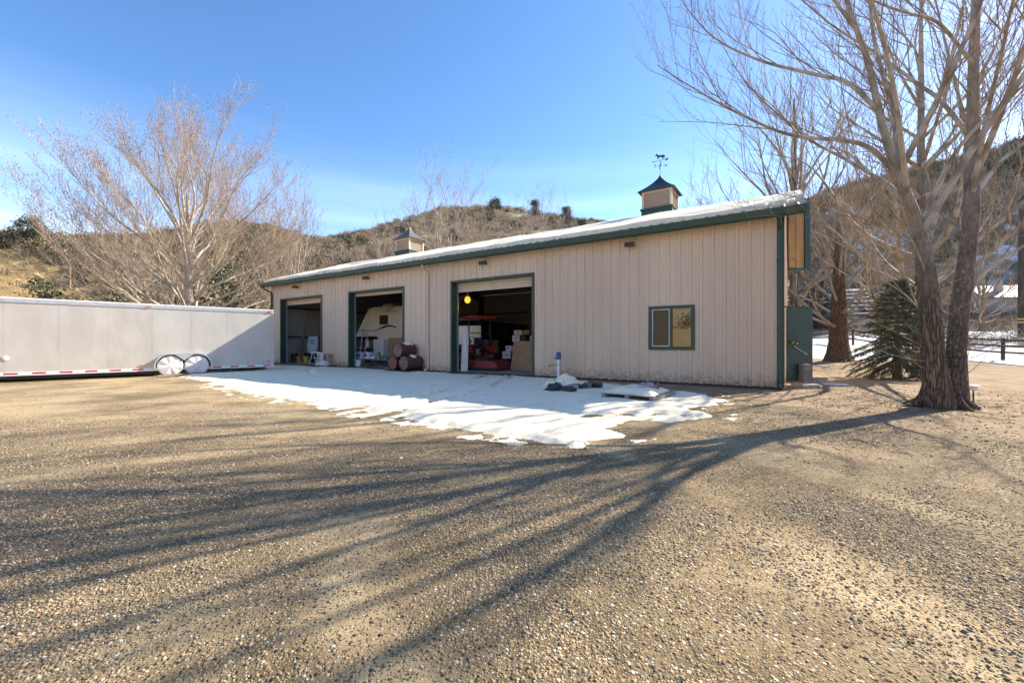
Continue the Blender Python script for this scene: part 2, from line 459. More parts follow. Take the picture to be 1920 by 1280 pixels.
def resample(pts, n):
    pts = np.asarray(pts, float)
    # Catmull-Rom through the guide points, then even spacing
    P = np.vstack([2 * pts[0] - pts[1], pts, 2 * pts[-1] - pts[-2]])
    out = []
    for i in range(1, len(P) - 2):
        for t in np.linspace(0, 1, 8, endpoint=False):
            p0, p1, p2, p3 = P[i-1], P[i], P[i+1], P[i+2]
            out.append(.5 * (2*p1 + (-p0+p2)*t + (2*p0-5*p1+4*p2-p3)*t*t + (-p0+3*p1-3*p2+p3)*t**3))
    out.append(pts[-1]); out = np.array(out)
    d = np.r_[0, np.cumsum(np.linalg.norm(np.diff(out, axis=0), axis=1))]
    s = np.linspace(0, d[-1], n)
    return np.stack([np.interp(s, d, out[:, j]) for j in range(3)], 1), d[-1]
def shoot(p, d, length, r0, k, g, up=.25, wob=.12, r1=None):
    """one branch: k points from p along d, bending up, with wobble"""
    pts = [np.array(p, float)]; d = np.array(d, float); d /= np.linalg.norm(d)
    for i in range(k - 1):
        d = d + g.normal(0, wob, 3) + np.array([0, 0, up / (k - 1)])
        d /= np.linalg.norm(d)
        pts.append(pts[-1] + d * length / (k - 1))
    return np.array(pts), np.linspace(r0, r0 * .35 if r1 is None else r1, k)
def ramify(wood, pts, rads, lvl, cfg, g, tips):
    """side shoots on a branch, recursively; cfg[lvl] = (per metre, start fraction, length, angle, up)"""
    if lvl >= len(cfg): return
    per_m, f0, ln, ang, up = cfg[lvl]
    seg = np.linalg.norm(np.diff(pts, axis=0), axis=1); cum = np.r_[0, np.cumsum(seg)]; L = cum[-1]
    n = int(per_m * L * (1 - f0) + g.random())
    last = lvl == len(cfg) - 1
    for i in range(n):
        f = f0 + (1 - f0) * (i + g.random()) / n
        s = f * L; j = min(np.searchsorted(cum, s, 'right') - 1, len(seg) - 1)
        a = (s - cum[j]) / max(seg[j], 1e-6)
        p = pts[j] * (1 - a) + pts[j+1] * a; r = rads[j] * (1 - a) + rads[j+1] * a
        t = (pts[j+1] - pts[j]) / max(seg[j], 1e-6)
        q = g.normal(0, 1, 3); q -= t * q.dot(t); q /= np.linalg.norm(q) + 1e-9
        if q[2] < -.3: q[2] *= -.6
        th = R_(g.normal(ang, 9)); d = t * math.cos(th) + q * math.sin(th); d[2] += up * .35
        l = ln * (1.1 - .5 * f) * g.uniform(.6, 1.3)
        if lvl == 0: l = min(l, L * .75)
        rr = max(min(r * .6, l * cfg_min[1] + .0012), cfg_min[0])
        k = 4 if last else 5
        bp, br = shoot(p, d, l, rr, k, g, up, .10 if last else .13, max(rr * .4, cfg_min[0] * .8))
        wood.add(bp, br, 3 if rr < .02 else 5)
        if last: tips.append((bp[-1], bp[-1] - bp[-2]))
        ramify(wood, bp, br, lvl + 1, cfg, g, tips)
cfg_min = [.0022, .0055]
def bud_mesh(tips, size, off, parent, g, name='buds'):
    P = np.array([a for a, _ in tips]); D = np.array([b for _, b in tips]); D /= np.linalg.norm(D, axis=1, keepdims=True) + 1e-9
    N = len(P); s = size * g.uniform(.6, 1.4, (N, 1))
    A = np.cross(D, g.normal(0, 1, (N, 3))); A /= np.linalg.norm(A, axis=1, keepdims=True) + 1e-9
    B = np.cross(D, A)
    V = np.stack([P - D*s*.3, P + A*s*.3 + D*s*.4, P + (-.5*A + .87*B)*s*.3 + D*s*.4, P + (-.5*A - .87*B)*s*.3 + D*s*.4, P + D*s*1.6], 1)
    f = np.array([[0,1,2],[0,2,3],[0,3,1],[4,2,1],[4,3,2],[4,1,3]])
    F = (np.arange(N)[:, None, None] * 5 + f[None]).reshape(-1, 3)
    return tag(np_mesh(name, V.reshape(-1, 3) - np.asarray(off), F, 'bud', parent, True), kind='stuff')

def dome_tree(name, label, base, height, width, g, bark, group=None, n_limbs=22, stems=1, trunk_r=.2, fork=.18, cfg=None,
              rmin=.004, lean=(0, 0), buds=.05, low=.30, cat='bare tree'):
    """bare tree whose limb tips lie on a dome"""
    base = np.array(base, float)
    root = empty(name, label, cat, base, 0, group)
    tw = Wood(); cr = Wood(); tips = []
    cfg_min[0] = rmin
    cfg = cfg or [(2.0, .25, .26 * height, 38, .35), (2.6, .15, .085 * height, 42, .4), (4.0, .1, .03 * height, 45, .3)]
    cfg = [(a / (height / 10), b, c, d, e) for a, b, c, d, e in cfg]
    tops = []
    for k in range(stems):
        off = np.array([g.normal(0, .04), g.normal(0, .04), 0]) * height if stems > 1 else np.zeros(3)
        top = base + np.array([lean[0], lean[1], 1.0]) * height * (fork + .5) + off * 3
        pts, L = resample([base + off * .4 - [0, 0, .15], base + off * .6 + [0, 0, height * fork * .5], base + off + np.array([lean[0]*.5, lean[1]*.5, fork]) * height, top], 14)
        r = np.linspace(trunk_r, trunk_r * .22, 14) / math.sqrt(stems) * 1.1
        r[0] *= 1.5; r[1] *= 1.12
        tw.add(pts, r, 10); tops.append((pts, r))
        ramify(cr, pts[5:], r[5:], 1, cfg, g, tips)
    tw.build('trunk', bark, root, base, .12)
    for i in range(n_limbs):
        pts, r = tops[i % stems]
        u = (i + .5) / n_limbs; az = i * 2.39996 + g.uniform(-.3, .3)
        zz = 1 - u * (1 - .02); rad = math.sqrt(max(0, 1 - zz * zz))
        tip = base + np.array([lean[0] * height * .6 + math.cos(az) * rad * width / 2, lean[1] * height * .6 + math.sin(az) * rad * width / 2,
                               height * (low + (1 - low) * zz)]) + g.normal(0, .03, 3) * height
        j = int(np.clip(2 + (zz ** 1.2) * 8 + g.uniform(-.5, 1.0), 2, 11))
        st = pts[j]; v = tip - st
        m1 = st + v * .35 + np.array([0, 0, -.02 * height * (1 - zz)]); m2 = st + v * .7 + np.array([0, 0, .01 * height])
        lp, L = resample([st, m1 + g.normal(0, .015, 3) * height, m2 + g.normal(0, .015, 3) * height, tip], 12)
        lr = np.linspace(min(r[j] * .6, .0125 * L + .014), max(rmin * 1.5, .006), 12)
        lw = Wood(); lw.add(lp, lr, 6)
        lw.build('limb', bark, root, base)
        ramify(cr, lp, lr, 0, cfg, g, tips); ramify(cr, lp[7:], lr[7:], 1, cfg, g, tips)
    c = cr.build('crown', bark, root, base)
    if buds: bud_mesh(tips, buds, base, c, g)
    return root

# ------------------------------------------------------------------ scatter by geometry nodes (only for stuff)
def scatter(name, label, cat, P, S, Rot, src_me, m):
    src = bpy.data.objects.new(name + '_piece', src_me)
    src_me.materials.clear(); src_me.materials.append(MATS[m])
    me = bpy.data.meshes.new(name)
    P = np.asarray(P, np.float32)
    me.vertices.add(len(P)); me.vertices.foreach_set('co', P.ravel())
    for an, av in (('scl', S), ('rot', Rot)):
        a = me.attributes.new(an, 'FLOAT_VECTOR', 'POINT'); a.data.foreach_set('vector', np.asarray(av, np.float32).ravel())
    o = bpy.data.objects.new(name, me); COL.objects.link(o)
    ng = bpy.data.node_groups.new(name, 'GeometryNodeTree')
    ng.interface.new_socket('Geometry', in_out='INPUT', socket_type='NodeSocketGeometry')
    ng.interface.new_socket('Geometry', in_out='OUTPUT', socket_type='NodeSocketGeometry')
    N, L = ng.nodes, ng.links
    gi = N.new('NodeGroupInput'); go = N.new('NodeGroupOutput')
    ip = N.new('GeometryNodeInstanceOnPoints'); ob = N.new('GeometryNodeObjectInfo')
    ob.inputs['Object'].default_value = src; ob.inputs['As Instance'].default_value = True
    a1 = N.new('GeometryNodeInputNamedAttribute'); a1.data_type = 'FLOAT_VECTOR'; a1.inputs['Name'].default_value = 'scl'
    a2 = N.new('GeometryNodeInputNamedAttribute'); a2.data_type = 'FLOAT_VECTOR'; a2.inputs['Name'].default_value = 'rot'
    er = N.new('FunctionNodeEulerToRotation')
    L.new(gi.outputs[0], ip.inputs['Points']); L.new(ob.outputs['Geometry'], ip.inputs['Instance'])
    L.new(a1.outputs['Attribute'], ip.inputs['Scale']); L.new(a2.outputs['Attribute'], er.inputs[0]); L.new(er.outputs[0], ip.inputs['Rotation'])
    L.new(ip.outputs['Instances'], go.inputs[0])
    md = o.modifiers.new('scatter', 'NODES'); md.node_group = ng
    return tag(o, label, cat, None, 'stuff')
def raw_mesh(name, V, F):
    me = bpy.data.meshes.new(name); me.from_pydata([tuple(map(float, v)) for v in V], [], [tuple(map(int, f)) for f in F]); me.update(); return me
# ================================================================== GROUND AND HILLS
BD = np.array([-.8363, .5480]); BN = np.array([.5480, .8363])      # building: along the front wall, into the building
BC = np.array([7.12, 11.24]); BROT = math.atan2(-.5480, .8363)
def bl(t, s, z=0.0):
    p = BC + BD * t + BN * s
    return Vector((p[0], p[1], z))
# skyline of the ridges: photograph column -> row, read as slopes per bearing
SKY_X = np.array([-900, -300, 0, 100, 200, 300, 400, 450, 500, 590, 640, 700, 740, 790, 840, 900, 960, 1050, 1110, 1200, 1300, 1400, 1500, 1560, 1650, 1750, 1850, 1920, 2200, 2900])
SKY_Y = np.array([470, 452, 452, 458, 458, 452, 432, 428, 430, 452, 448, 434, 420, 404, 395, 390, 394, 410, 420, 440, 450, 430, 392, 378, 350, 326, 305, 286, 250, 270])
_th = np.arctan((SKY_X - 960) / FPX); _sl = (HOR - SKY_Y) / FPX * np.cos(_th)
def hill_params(th):
    S = np.interp(th, _th, _sl)
    behind = sstep(1.25, 1.7, np.abs(th))
    S = S * (1 - behind) + .22 * behind
    left = sstep(-.15, -.75, th)
    right = sstep(.35, .7, th)
    r0 = 46 + 44 * right - 6 * left
    Rc = 230 - 80 * left - 60 * right
    return S, r0, Rc
def terrain(x, y):
    x = np.asarray(x, float); y = np.asarray(y, float)
    r = np.hypot(x, y); th = np.arctan2(x, y)
    S, r0, Rc = hill_params(th)
    q = (r - r0) / (Rc - r0)
    g = np.where(q > 0, np.clip(q, 0, 1) ** 1.35, 0)
    over = np.clip(q - 1, 0, 3)
    h = S * Rc * g * (1 - .25 * over)
    h = h + EYE * np.clip(q, 0, 1)
    n = fbm(x / 34 + 40, y / 34 + 12, 4) - .5
    h = h + n * 14 * sstep(.05, .5, q) * (1 - .75 * sstep(.75, 1.0, q)) + (fbm(x / 11, y / 11, 3) - .5) * 3 * sstep(0.03, .3, q) * (1 - .6 * sstep(.8, 1., q))
    # the valley on the right rises gently beyond the fence
    h = h + sstep(26, 60, r) * sstep(.45, .65, th) * (1 - sstep(1.3, 1.6, th)) * 2.2
    h = h + (fbm(x / 3.1, y / 3.1, 2) - .5) * .5 * sstep(26, 45, r)
    return h
NA, NR = 900, 190
rr = np.r_[0.0, np.geomspace(.9, 520, NR - 1)]
aa = np.arange(NA) / NA * 2 * np.pi
gx = rr[:, None] * np.sin(aa)[None]; gy = rr[:, None] * np.cos(aa)[None]
gz = terrain(gx, gy)
V = np.stack([gx, gy, gz], -1).reshape(-1, 3)
idx = np.arange(NR * NA).reshape(NR, NA)
F = np.stack([idx[:-1], idx[1:], np.roll(idx, -1, 1)[1:], np.roll(idx, -1, 1)[:-1]], -1).reshape(-1, 4)
fx, fy = gx.ravel(), gy.ravel(); fr = np.hypot(fx, fy); fth = np.arctan2(fx, fy)
S_, r0_, Rc_ = hill_params(fth); fq = (fr - r0_) / (Rc_ - r0_)
def straw_zone(th, q): return sstep(.08, -.08, q - np.interp(th, [-.876, -.79, -.745, -.70], [.95, .80, .52, -.2]))
# packed wheel lanes across the gravel
LANES = [[(-3.2, 7.6), (-4.6, 5.6), (-6.6, 4.0), (-10, 2.6)], [(-2.2, 6.9), (-3.5, 4.7), (-5.4, 3.0), (-9, 1.5)], [(1.9, 1.2), (1.75, 3.0), (1.2, 5.0), (.2, 6.6)], [(3.3, 1.2), (3.1, 3.2), (2.5, 5.4), (1.6, 7.2)], [(-.3, 1.2), (-1.0, 2.6), (-2.4, 4.4)]]
def lane(x, y):
    d = np.full(np.shape(x), 1e9)
    for pts in LANES:
        for a, b in zip(pts[:-1], pts[1:]):
            e = (b[0] - a[0], b[1] - a[1]); t = np.clip(((x - a[0]) * e[0] + (y - a[1]) * e[1]) / (e[0] ** 2 + e[1] ** 2), 0, 1)
            d = np.minimum(d, np.hypot(x - a[0] - e[0] * t, y - a[1] - e[1] * t))
    return sstep(.42, .10, d + (fbm(x * 2.2, y * 2.2, 3) - .5) * .45)
# which ground cover lies where
dirt_line = (fx - 4.6) * .80 + (fy - 8.6) * .42                    # bare dirt on the right, round the big tree
a_dirt = sstep(-.9, 1.6, dirt_line + (fbm(fx / 1.6, fy / 1.6, 3) - .5) * 2.4) * (1 - sstep(-3.6, -1.0, 2.2 - fy))
a_dirt = np.maximum(a_dirt, sstep(24, 34, fr))
a_hill = sstep(-.02, .08, fq)
grass_zone = straw_zone(fth, fq) * sstep(-1.15, -1.0, fth) + sstep(-1.15, -1.3, fth) * (.25 + .6 * sstep(.35, .15, fq) + .5 * sstep(.5, .6, fq)) + .55 * sstep(.5, .62, fth) * sstep(.35, .1, fq)
a_grass = np.clip(grass_zone + .35 * sstep(.55, .75, fbm(fx / 25, fy / 25, 3)), 0, 1) * a_hill
a_snow = sstep(.50, .66, fth) * (sstep(30, 34, fr) * .80 + .06) * sstep(1.5, 1.2, fth) * (1 - .45 * sstep(.15, .5, fq)) * sstep(25, 31, fr)
a_snow = np.maximum(a_snow, .47 * sstep(.15, .3, fq) * sstep(-.5, -.3, fth) + .16 * sstep(.5, .6, fth) * sstep(.15, .3, fq))
ground = np_mesh('ground', V, F, None, None, True, {'dirt': a_dirt, 'hill': a_hill, 'grass': a_grass, 'snowy': a_snow, 'sandy': np.maximum(sstep(4.5, 9.5, fy + (fbm(fx / 2.5, fy / 2.5, 3) - .5) * 5 - .25 * fx), lane(fx, fy) * .72)})
tag(ground, kind='structure')

def ground_material():
    m = bpy.data.materials.new('yard_ground'); n, l = nt(m)
    b = n['Principled BSDF']; b.inputs['Roughness'].default_value = .95; b.inputs['Specular IOR Level'].default_value = .15
    tc = n.new('ShaderNodeTexCoord'); O = tc.outputs['Object']
    def noise(scale, det=4, rough=.55):
        q = n.new('ShaderNodeTexNoise'); q.inputs['Scale'].default_value = scale; q.inputs['Detail'].default_value = det
        q.inputs['Roughness'].default_value = rough; l.new(O, q.inputs['Vector']); return q.outputs['Fac']
    def ramp(src, stops):
        q = n.new('ShaderNodeValToRGB'); e = q.color_ramp.elements
        while len(e) < len(stops): e.new(.5)
        for i, (p, c) in enumerate(stops):
            e[i].position = p; e[i].color = (*c, 1) if not isinstance(c, float) else (c, c, c, 1)
        l.new(src, q.inputs['Fac']); return q.outputs['Color']
    def mix(f, a, c, mode='MIX'):
        q = n.new('ShaderNodeMixRGB'); q.blend_type = mode
        if isinstance(f, float): q.inputs['Fac'].default_value = f
        else: l.new(f, q.inputs['Fac'])
        for s_, k in ((a, 'Color1'), (c, 'Color2')):
            if isinstance(s_, tuple): q.inputs[k].default_value = (*s_, 1)
            else: l.new(s_, q.inputs[k])
        return q.outputs['Color']
    def attr(name):
        q = n.new('ShaderNodeAttribute'); q.attribute_name = name; return q.outputs['Fac']
    def math_(op, a, c):
        q = n.new('ShaderNodeMath'); q.operation = op
        for i, s_ in enumerate((a, c)):
            if isinstance(s_, (int, float)): q.inputs[i].default_value = s_
            else: l.new(s_, q.inputs[i])
        return q.outputs['Value']
    def voro(scale):
        q = n.new('ShaderNodeTexVoronoi'); q.inputs['Scale'].default_value = scale; l.new(O, q.inputs['Vector'])
        sp = n.new('ShaderNodeSeparateColor'); l.new(q.outputs['Color'], sp.inputs[0])
        return q.outputs['Distance'], sp.outputs[0], sp.outputs[1]
    STONES = [(0, (0.084, 0.072, 0.055)), (.14, (0.168, 0.136, 0.095)), (.36, (0.280, 0.206, 0.119)), (.64, (0.381, 0.288, 0.169)), (.86, (0.470, 0.309, 0.154)), (.982, (0.672, 0.576, 0.429))]
    d1, c1, k1 = voro(46); d2, c2, k2 = voro(95)
    st1 = ramp(c1, STONES); st2 = ramp(c2, STONES)
    patch0 = noise(.75, 5, .6)
    patch = math_('SUBTRACT', patch0, math_('MULTIPLY', math_('SUBTRACT', attr('sandy'), .35), .22))   # more sand than stones far off
    fines = ramp(math_('ADD', math_('MULTIPLY', patch, .8), math_('MULTIPLY', noise(5.0, 6), .2)), [(.36, (0.526, 0.396, 0.225)), (.47, (0.347, 0.255, 0.139)), (.60, (0.168, 0.122, 0.067))])
    grit = ramp(noise(160, 3), [(.35, .62), (.65, 1.25)])
    fines = mix(.65, fines, grit, 'MULTIPLY')
    cover1 = math_('MULTIPLY', math_('LESS_THAN', d1, .50), math_('GREATER_THAN', k1, ramp(patch, [(.38, .82), (.62, .22)])))
    cover2 = math_('MULTIPLY', math_('LESS_THAN', d2, .55), math_('GREATER_THAN', k2, ramp(patch, [(.34, .62), (.64, .12)])))
    yard = mix(cover2, fines, st2); yard = mix(cover1, yard, st1)
    damp = ramp(noise(.42, 4), [(.38, .70), (.56, 1.05)])
    yard = mix(1.0, yard, damp, 'MULTIPLY')
    dirt = ramp(noise(1.6, 7, .62), [(.3, (.25, .175, .105)), (.5, (.36, .26, .16)), (.72, (.46, .345, .22))])
    dirt = mix(.45, dirt, grit, 'MULTIPLY')
    litter = ramp(noise(24, 5, .7), [(.56, 1.0), (.68, .50)])
    dirt = mix(.8, dirt, litter, 'MULTIPLY')
    dm = ramp(math_('ADD', attr('dirt'), math_('MULTIPLY', math_('SUBTRACT', noise(5, 5), .5), .9)), [(.35, 0.0), (.65, 1.0)])
    col = mix(dm, yard, dirt)
    slope = ramp(noise(.16, 7, .65), [(.3, (.27, .21, .135)), (.5, (.38, .30, .195)), (.7, (.48, .39, .265))])
    straw = ramp(noise(.5, 7, .7), [(.3, (.38, .275, .125)), (.7, (.56, .425, .21))])
    hm = ramp(math_('ADD', attr('hill'), math_('MULTIPLY', math_('SUBTRACT', noise(.7, 5), .5), .7)), [(.4, 0.0), (.6, 1.0)])
    col = mix(hm, col, slope)
    gm = ramp(math_('ADD', attr('grass'), math_('MULTIPLY', math_('SUBTRACT', noise(.3, 6), .5), .8)), [(.42, 0.0), (.58, 1.0)])
    col = mix(gm, col, straw)
    sm = ramp(math_('ADD', attr('snowy'), math_('MULTIPLY', math_('SUBTRACT', noise(.33, 7, .62), .5), 1.5)), [(.60, 0.0), (.66, 1.0)])
    col = mix(sm, col, (.84, .85, .88))
    l.new(col, b.inputs['Base Color'])
    h1 = math_('MULTIPLY', math_('SUBTRACT', .6, d1), cover1); h2 = math_('MULTIPLY', math_('SUBTRACT', .6, d2), cover2)
    hh = math_('ADD', math_('ADD', math_('MULTIPLY', h1, 1.2), math_('MULTIPLY', h2, .6)), math_('MULTIPLY', noise(60, 4), .35))
    hh = math_('ADD', hh, math_('MULTIPLY', noise(2.2, 5), 1.4))
    bp = n.new('ShaderNodeBump'); bp.inputs['Strength'].default_value = .9; bp.inputs['Distance'].default_value = .022
    l.new(hh, bp.inputs['Height']); l.new(bp.outputs['Normal'], b.inputs['Normal'])
    ground.data.materials.append(m)
ground_material()

# ---- loose gravel: real stones where they can be told apart
def stone_mesh(seed):
    g = np.random.default_rng(seed); bm = bmesh.new()
    bmesh.ops.create_icosphere(bm, subdivisions=1, radius=1)
    for v in bm.verts:
        v.co *= g.uniform(.72, 1.2); v.co.z *= .62
    me = bpy.data.meshes.new('pebble'); bm.to_mesh(me); bm.free(); me.shade_smooth()
    return me
def stone_color():
    m = MATS['stone']; n, l = nt(m); b = n['Principled BSDF']
    oi = n.new('ShaderNodeObjectInfo'); q = n.new('ShaderNodeValToRGB'); e = q.color_ramp.elements
    stops = [(0, (0.078, 0.067, 0.053)), (.14, (0.162, 0.132, 0.095)), (.34, (0.280, 0.206, 0.122)), (.64, (0.386, 0.293, 0.174)), (.87, (0.482, 0.315, 0.160)), (.985, (0.694, 0.608, 0.469))]
    while len(e) < len(stops): e.new(.5)
    for i, (p, c) in enumerate(stops): e[i].position = p; e[i].color = (*c, 1)
    l.new(oi.outputs['Random'], q.inputs['Fac'])
    mx = n.new('ShaderNodeMixRGB'); mx.blend_type = 'OVERLAY'; mx.inputs['Fac'].default_value = .35
    l.new(q.outputs['Color'], mx.inputs['Color1'])
    no = n.new('ShaderNodeTexNoise'); no.inputs['Scale'].default_value = 3; tc = n.new('ShaderNodeTexCoord'); l.new(tc.outputs['Object'], no.inputs['Vector'])
    l.new(no.outputs['Fac'], mx.inputs['Color2']); l.new(mx.outputs['Color'], b.inputs['Base Color'])
stone_color()
def gravel(name, label, z0, z1, n, smin, smax, seed):
    g = np.random.default_rng(seed)
    Z = np.sqrt(g.uniform(z0 ** 2, z1 ** 2, n)); X = g.uniform(-1.36, 1.36, n) * Z
    keep = g.random(n) < (.10 + 1.0 * sstep(.40, .60, fbm(X * 1.05 + 9, Z * 1.05 + 3, 4)))
    keep &= ~((X - 4.6) * .80 + (Z - 8.6) * .42 > g.normal(.3, .5, n))
    keep &= g.random(n) < (1.0 if z1 < 5 else 1) * (1 - sstep(z1 * .55, z1, Z) * (.92 if z1 > 5 else .3))
    keep &= g.random(n) > lane(X, Z) * .6
    X, Z = X[keep], Z[keep]; k = len(X)
    s = smin * (smax / smin) ** (g.random(k) ** 1.9); s = np.where(g.random(k) < .004, s * 1.9, s)
    P = np.stack([X, Z, terrain(X, Z) + s * .18], 1)
    S = s[:, None] * g.uniform(.75, 1.3, (k, 3)); Ro = np.stack([g.normal(0, .25, k), g.normal(0, .25, k), g.uniform(0, 6.28, k)], 1)
    return scatter(name, label, 'gravel', P, S, Ro, stone_mesh(seed), 'stone')
gravel('gravel', 'loose tan and grey pebbles strewn over the near part of the yard', 1.3, 3.8, 105000, .0029, .0100, 3)
gravel('gravel', 'loose pebbles over the middle of the gravel yard', 3.0, 9.0, 110000, .004, .0115, 4)
# ================================================================== METAL BUILDING
LEN, WID, EAVE, PITCH = 25.4, 12.2, 4.72, .335
DOORS = [(7.58, 11.48), (14.28, 18.19), (20.46, 24.48)]
DTOP = 3.74
WIN = (2.20, 3.42, 1.08, 2.30)
bld = empty('metal_building', 'long tan metal workshop with green trim and three open overhead doors', 'building', bl(0, 0, 0), BROT)
RIDGE = EAVE + PITCH * WID / 2
def roof_z(s): return EAVE + .05 + PITCH * (WID / 2 - abs(s - WID / 2))

# front wall: vinyl-faced insulation behind, ribbed sheets in front
holes = [(a, b, 0, DTOP) for a, b in DOORS] + [WIN]
def wall_spans(t):
    for a, b, z0, z1 in holes:
        if a < t < b: return [(.06, z0), (z1, EAVE)] if z0 > .1 else [(z1, EAVE)]
    return [(.06, EAVE)]
def strip_wall(mb, y0, y1, step):
    cuts = sorted(set([0, LEN] + [c for h in holes for c in h[:2]]))
    for a, b in zip(cuts[:-1], cuts[1:]):
        for z0, z1 in wall_spans((a + b) / 2):
            mb.box(-b, -a, y0, y1, z0, z1)
    return mb
fw = strip_wall(MB(), .06, .10, 1).build('front_wall', 'liner', bld)
RIB = .305
PROF = [(-.055, 0), (-.03, -.032), (.03, -.032), (.055, 0), (.125, 0), (.135, -.007), (.165, -.007), (.175, 0)]
def sheet(a, b, spans_fn, outward=-1, y=0.0, zmax=None):
    """one ribbed cladding sheet from a to b along the wall"""
    ts = []
    k0 = int(math.floor(a / RIB)) - 1
    for k in range(k0, k0 + 7):
        for dx, dy in PROF: ts.append((k * RIB + .15 + dx, dy))
    def dep(t):
        return float(np.interp(t, [p for p, _ in ts], [q for _, q in ts]))
    xs = sorted(set([a, b] + [t for t, _ in ts if a < t < b] + [c for h in holes for c in h[:2] if a < c < b])) if spans_fn is wall_spans else sorted(set([a, b] + [t for t, _ in ts if a < t < b]))
    mb = MB()
    for p, q in zip(xs[:-1], xs[1:]):
        for z0, z1 in spans_fn((p + q) / 2):
            dp, dq = dep(p), dep(q)
            zp = zmax(p) if zmax else z1; zq = zmax(q) if zmax else z1
            mb.add([(-p, y + dp, z0), (-q, y + dq, z0), (-q, y + dq, zq), (-p, y + dp, zp)], [(0, 1, 2, 3)])
    return mb
n_sheets = 0
t = 0.0
while t < LEN - .01:
    e = min(t + RIB * 3, LEN)
    o = sheet(t, e, wall_spans).build('panel', 'siding', fw); n_sheets += 1
    t = e
# gable walls: right (near) and left, each of ribbed sheets; back wall
def gable(name, x, sgn):
    w = MB().prism([(0.0, .06), (WID, .06), (WID, EAVE), (WID / 2, RIDGE), (0.0, EAVE)], x - .02, x + .02, 'x').build(name, 'liner', bld)
    s = 0.0
    while s < WID - .01:
        e = min(s + RIB * 3, WID)
        mb = sheet(s, e, lambda t_: [(.06, 9)], zmax=lambda q: EAVE + PITCH * (WID / 2 - abs(q - WID / 2)))
        for i, (vx, vy, vz) in enumerate(mb.v):
            mb.v[i] = (x - vy * sgn + sgn * .03, -vx, vz)
        mb.build('panel', 'siding', w); s = e
    return w
gable('gable_wall', -.03, 1); gable('gable_wall', -LEN + .03, -1)
bw = MB().box(-LEN, 0, WID - .06, WID, .06, EAVE).build('back_wall', 'liner', bld)
# concrete slab and its edge
MB().box(-LEN, 0, .0, WID, -.3, .055).build('floor_slab', 'concrete', bld)
MB().box(-LEN - .01, .01, -.012, -.004, -.2, .075).build('base_trim', 'dark_steel', bld)
# roof: two slopes of ribbed metal, overhanging
OV, OE = .50, .36
def roof_slope(sgn):
    mb = MB()
    xs = [OV]
    k = 0
    while xs[-1] > -LEN - OV + .01:
        x = OV - k * RIB
        for dx in (.13, .155, .185, .21): xs.append(x - dx)
        k += 1
    xs = [x for x in xs if x > -LEN - OV] + [-LEN - OV]
    prof = []
    for i, x in enumerate(xs):
        ph = ((OV - x) % RIB); prof.append(.035 if .15 < ph < .19 else 0)
    y0 = -OE if sgn > 0 else WID + OE
    for (xa, ha), (xb, hb) in zip(zip(xs[:-1], prof[:-1]), zip(xs[1:], prof[1:])):
        z0 = EAVE + .12 - PITCH * OE; z1 = RIDGE + .12
        mb.add([(xa, y0, z0 + ha), (xb, y0, z0 + hb), (xb, WID / 2, z1 + hb), (xa, WID / 2, z1 + ha)], [(0, 1, 2, 3)])
    return mb.build('roof_slope', 'roof_metal', bld)
roof = roof_slope(1); roof_slope(-1)
MB().prism([(WID/2 - .18, RIDGE + .10), (WID/2, RIDGE + .17), (WID/2 + .18, RIDGE + .10), (WID/2, RIDGE + .13)], -LEN - OV, OV, 'x').build('ridge_cap', 'roof_metal', bld)
# soffit boards under the eave and rakes, rake trim, gutter
ez = EAVE + .12 - PITCH * OE
MB().box(-LEN - OV + .01, OV - .01, -OE + .02, -.035, ez - .16, ez - .12).build('soffit', 'siding_trim', bld)
gut = [(-OE - .13, ez - .02), (-OE - .13, ez - .05), (-OE - .10, ez - .20), (-OE - .05, ez - .235), (-OE + .02, ez - .235), (-OE + .02, ez + .01), (-OE, ez + .01), (-OE, ez - .21), (-OE - .05, ez - .21), (-OE - .115, ez - .05), (-OE - .115, ez - .02)]
MB().prism(gut, -LEN - OV - .02, OV + .02, 'x').build('gutter', 'green_trim', bld, smooth=False)
for x in (OV, -LEN - OV):
    MB().prism([(-OE + .03, ez - .20), (WID / 2, RIDGE - .12), (WID / 2, RIDGE + .15), (-OE + .03, ez + .03)], x - .03, x + .03, 'x').build('rake_trim', 'green_trim', bld)
    MB().prism([(WID + OE - .03, ez - .20), (WID / 2, RIDGE - .12), (WID / 2, RIDGE + .15), (WID + OE - .03, ez + .03)], x - .03, x + .03, 'x').build('rake_trim', 'green_trim', bld)
# rake soffit (underside strip at the near gable)
MB().prism([(-.03, EAVE + .02), (WID / 2, RIDGE + .04), (WID / 2, RIDGE + .06), (-.03, EAVE + .04)], .03, OV - .03, 'x').build('rake_soffit', 'siding_trim', bld)
# corner trims
MB().box(-.10, .045, -.045, -.034, .06, EAVE).box(.034, .045, -.034, .10, .06, EAVE).build('corner_trim', 'green_trim', bld)
MB().box(-LEN - .045, -LEN + .10, -.045, -.034, .06, EAVE).build('corner_trim', 'siding_trim', bld)
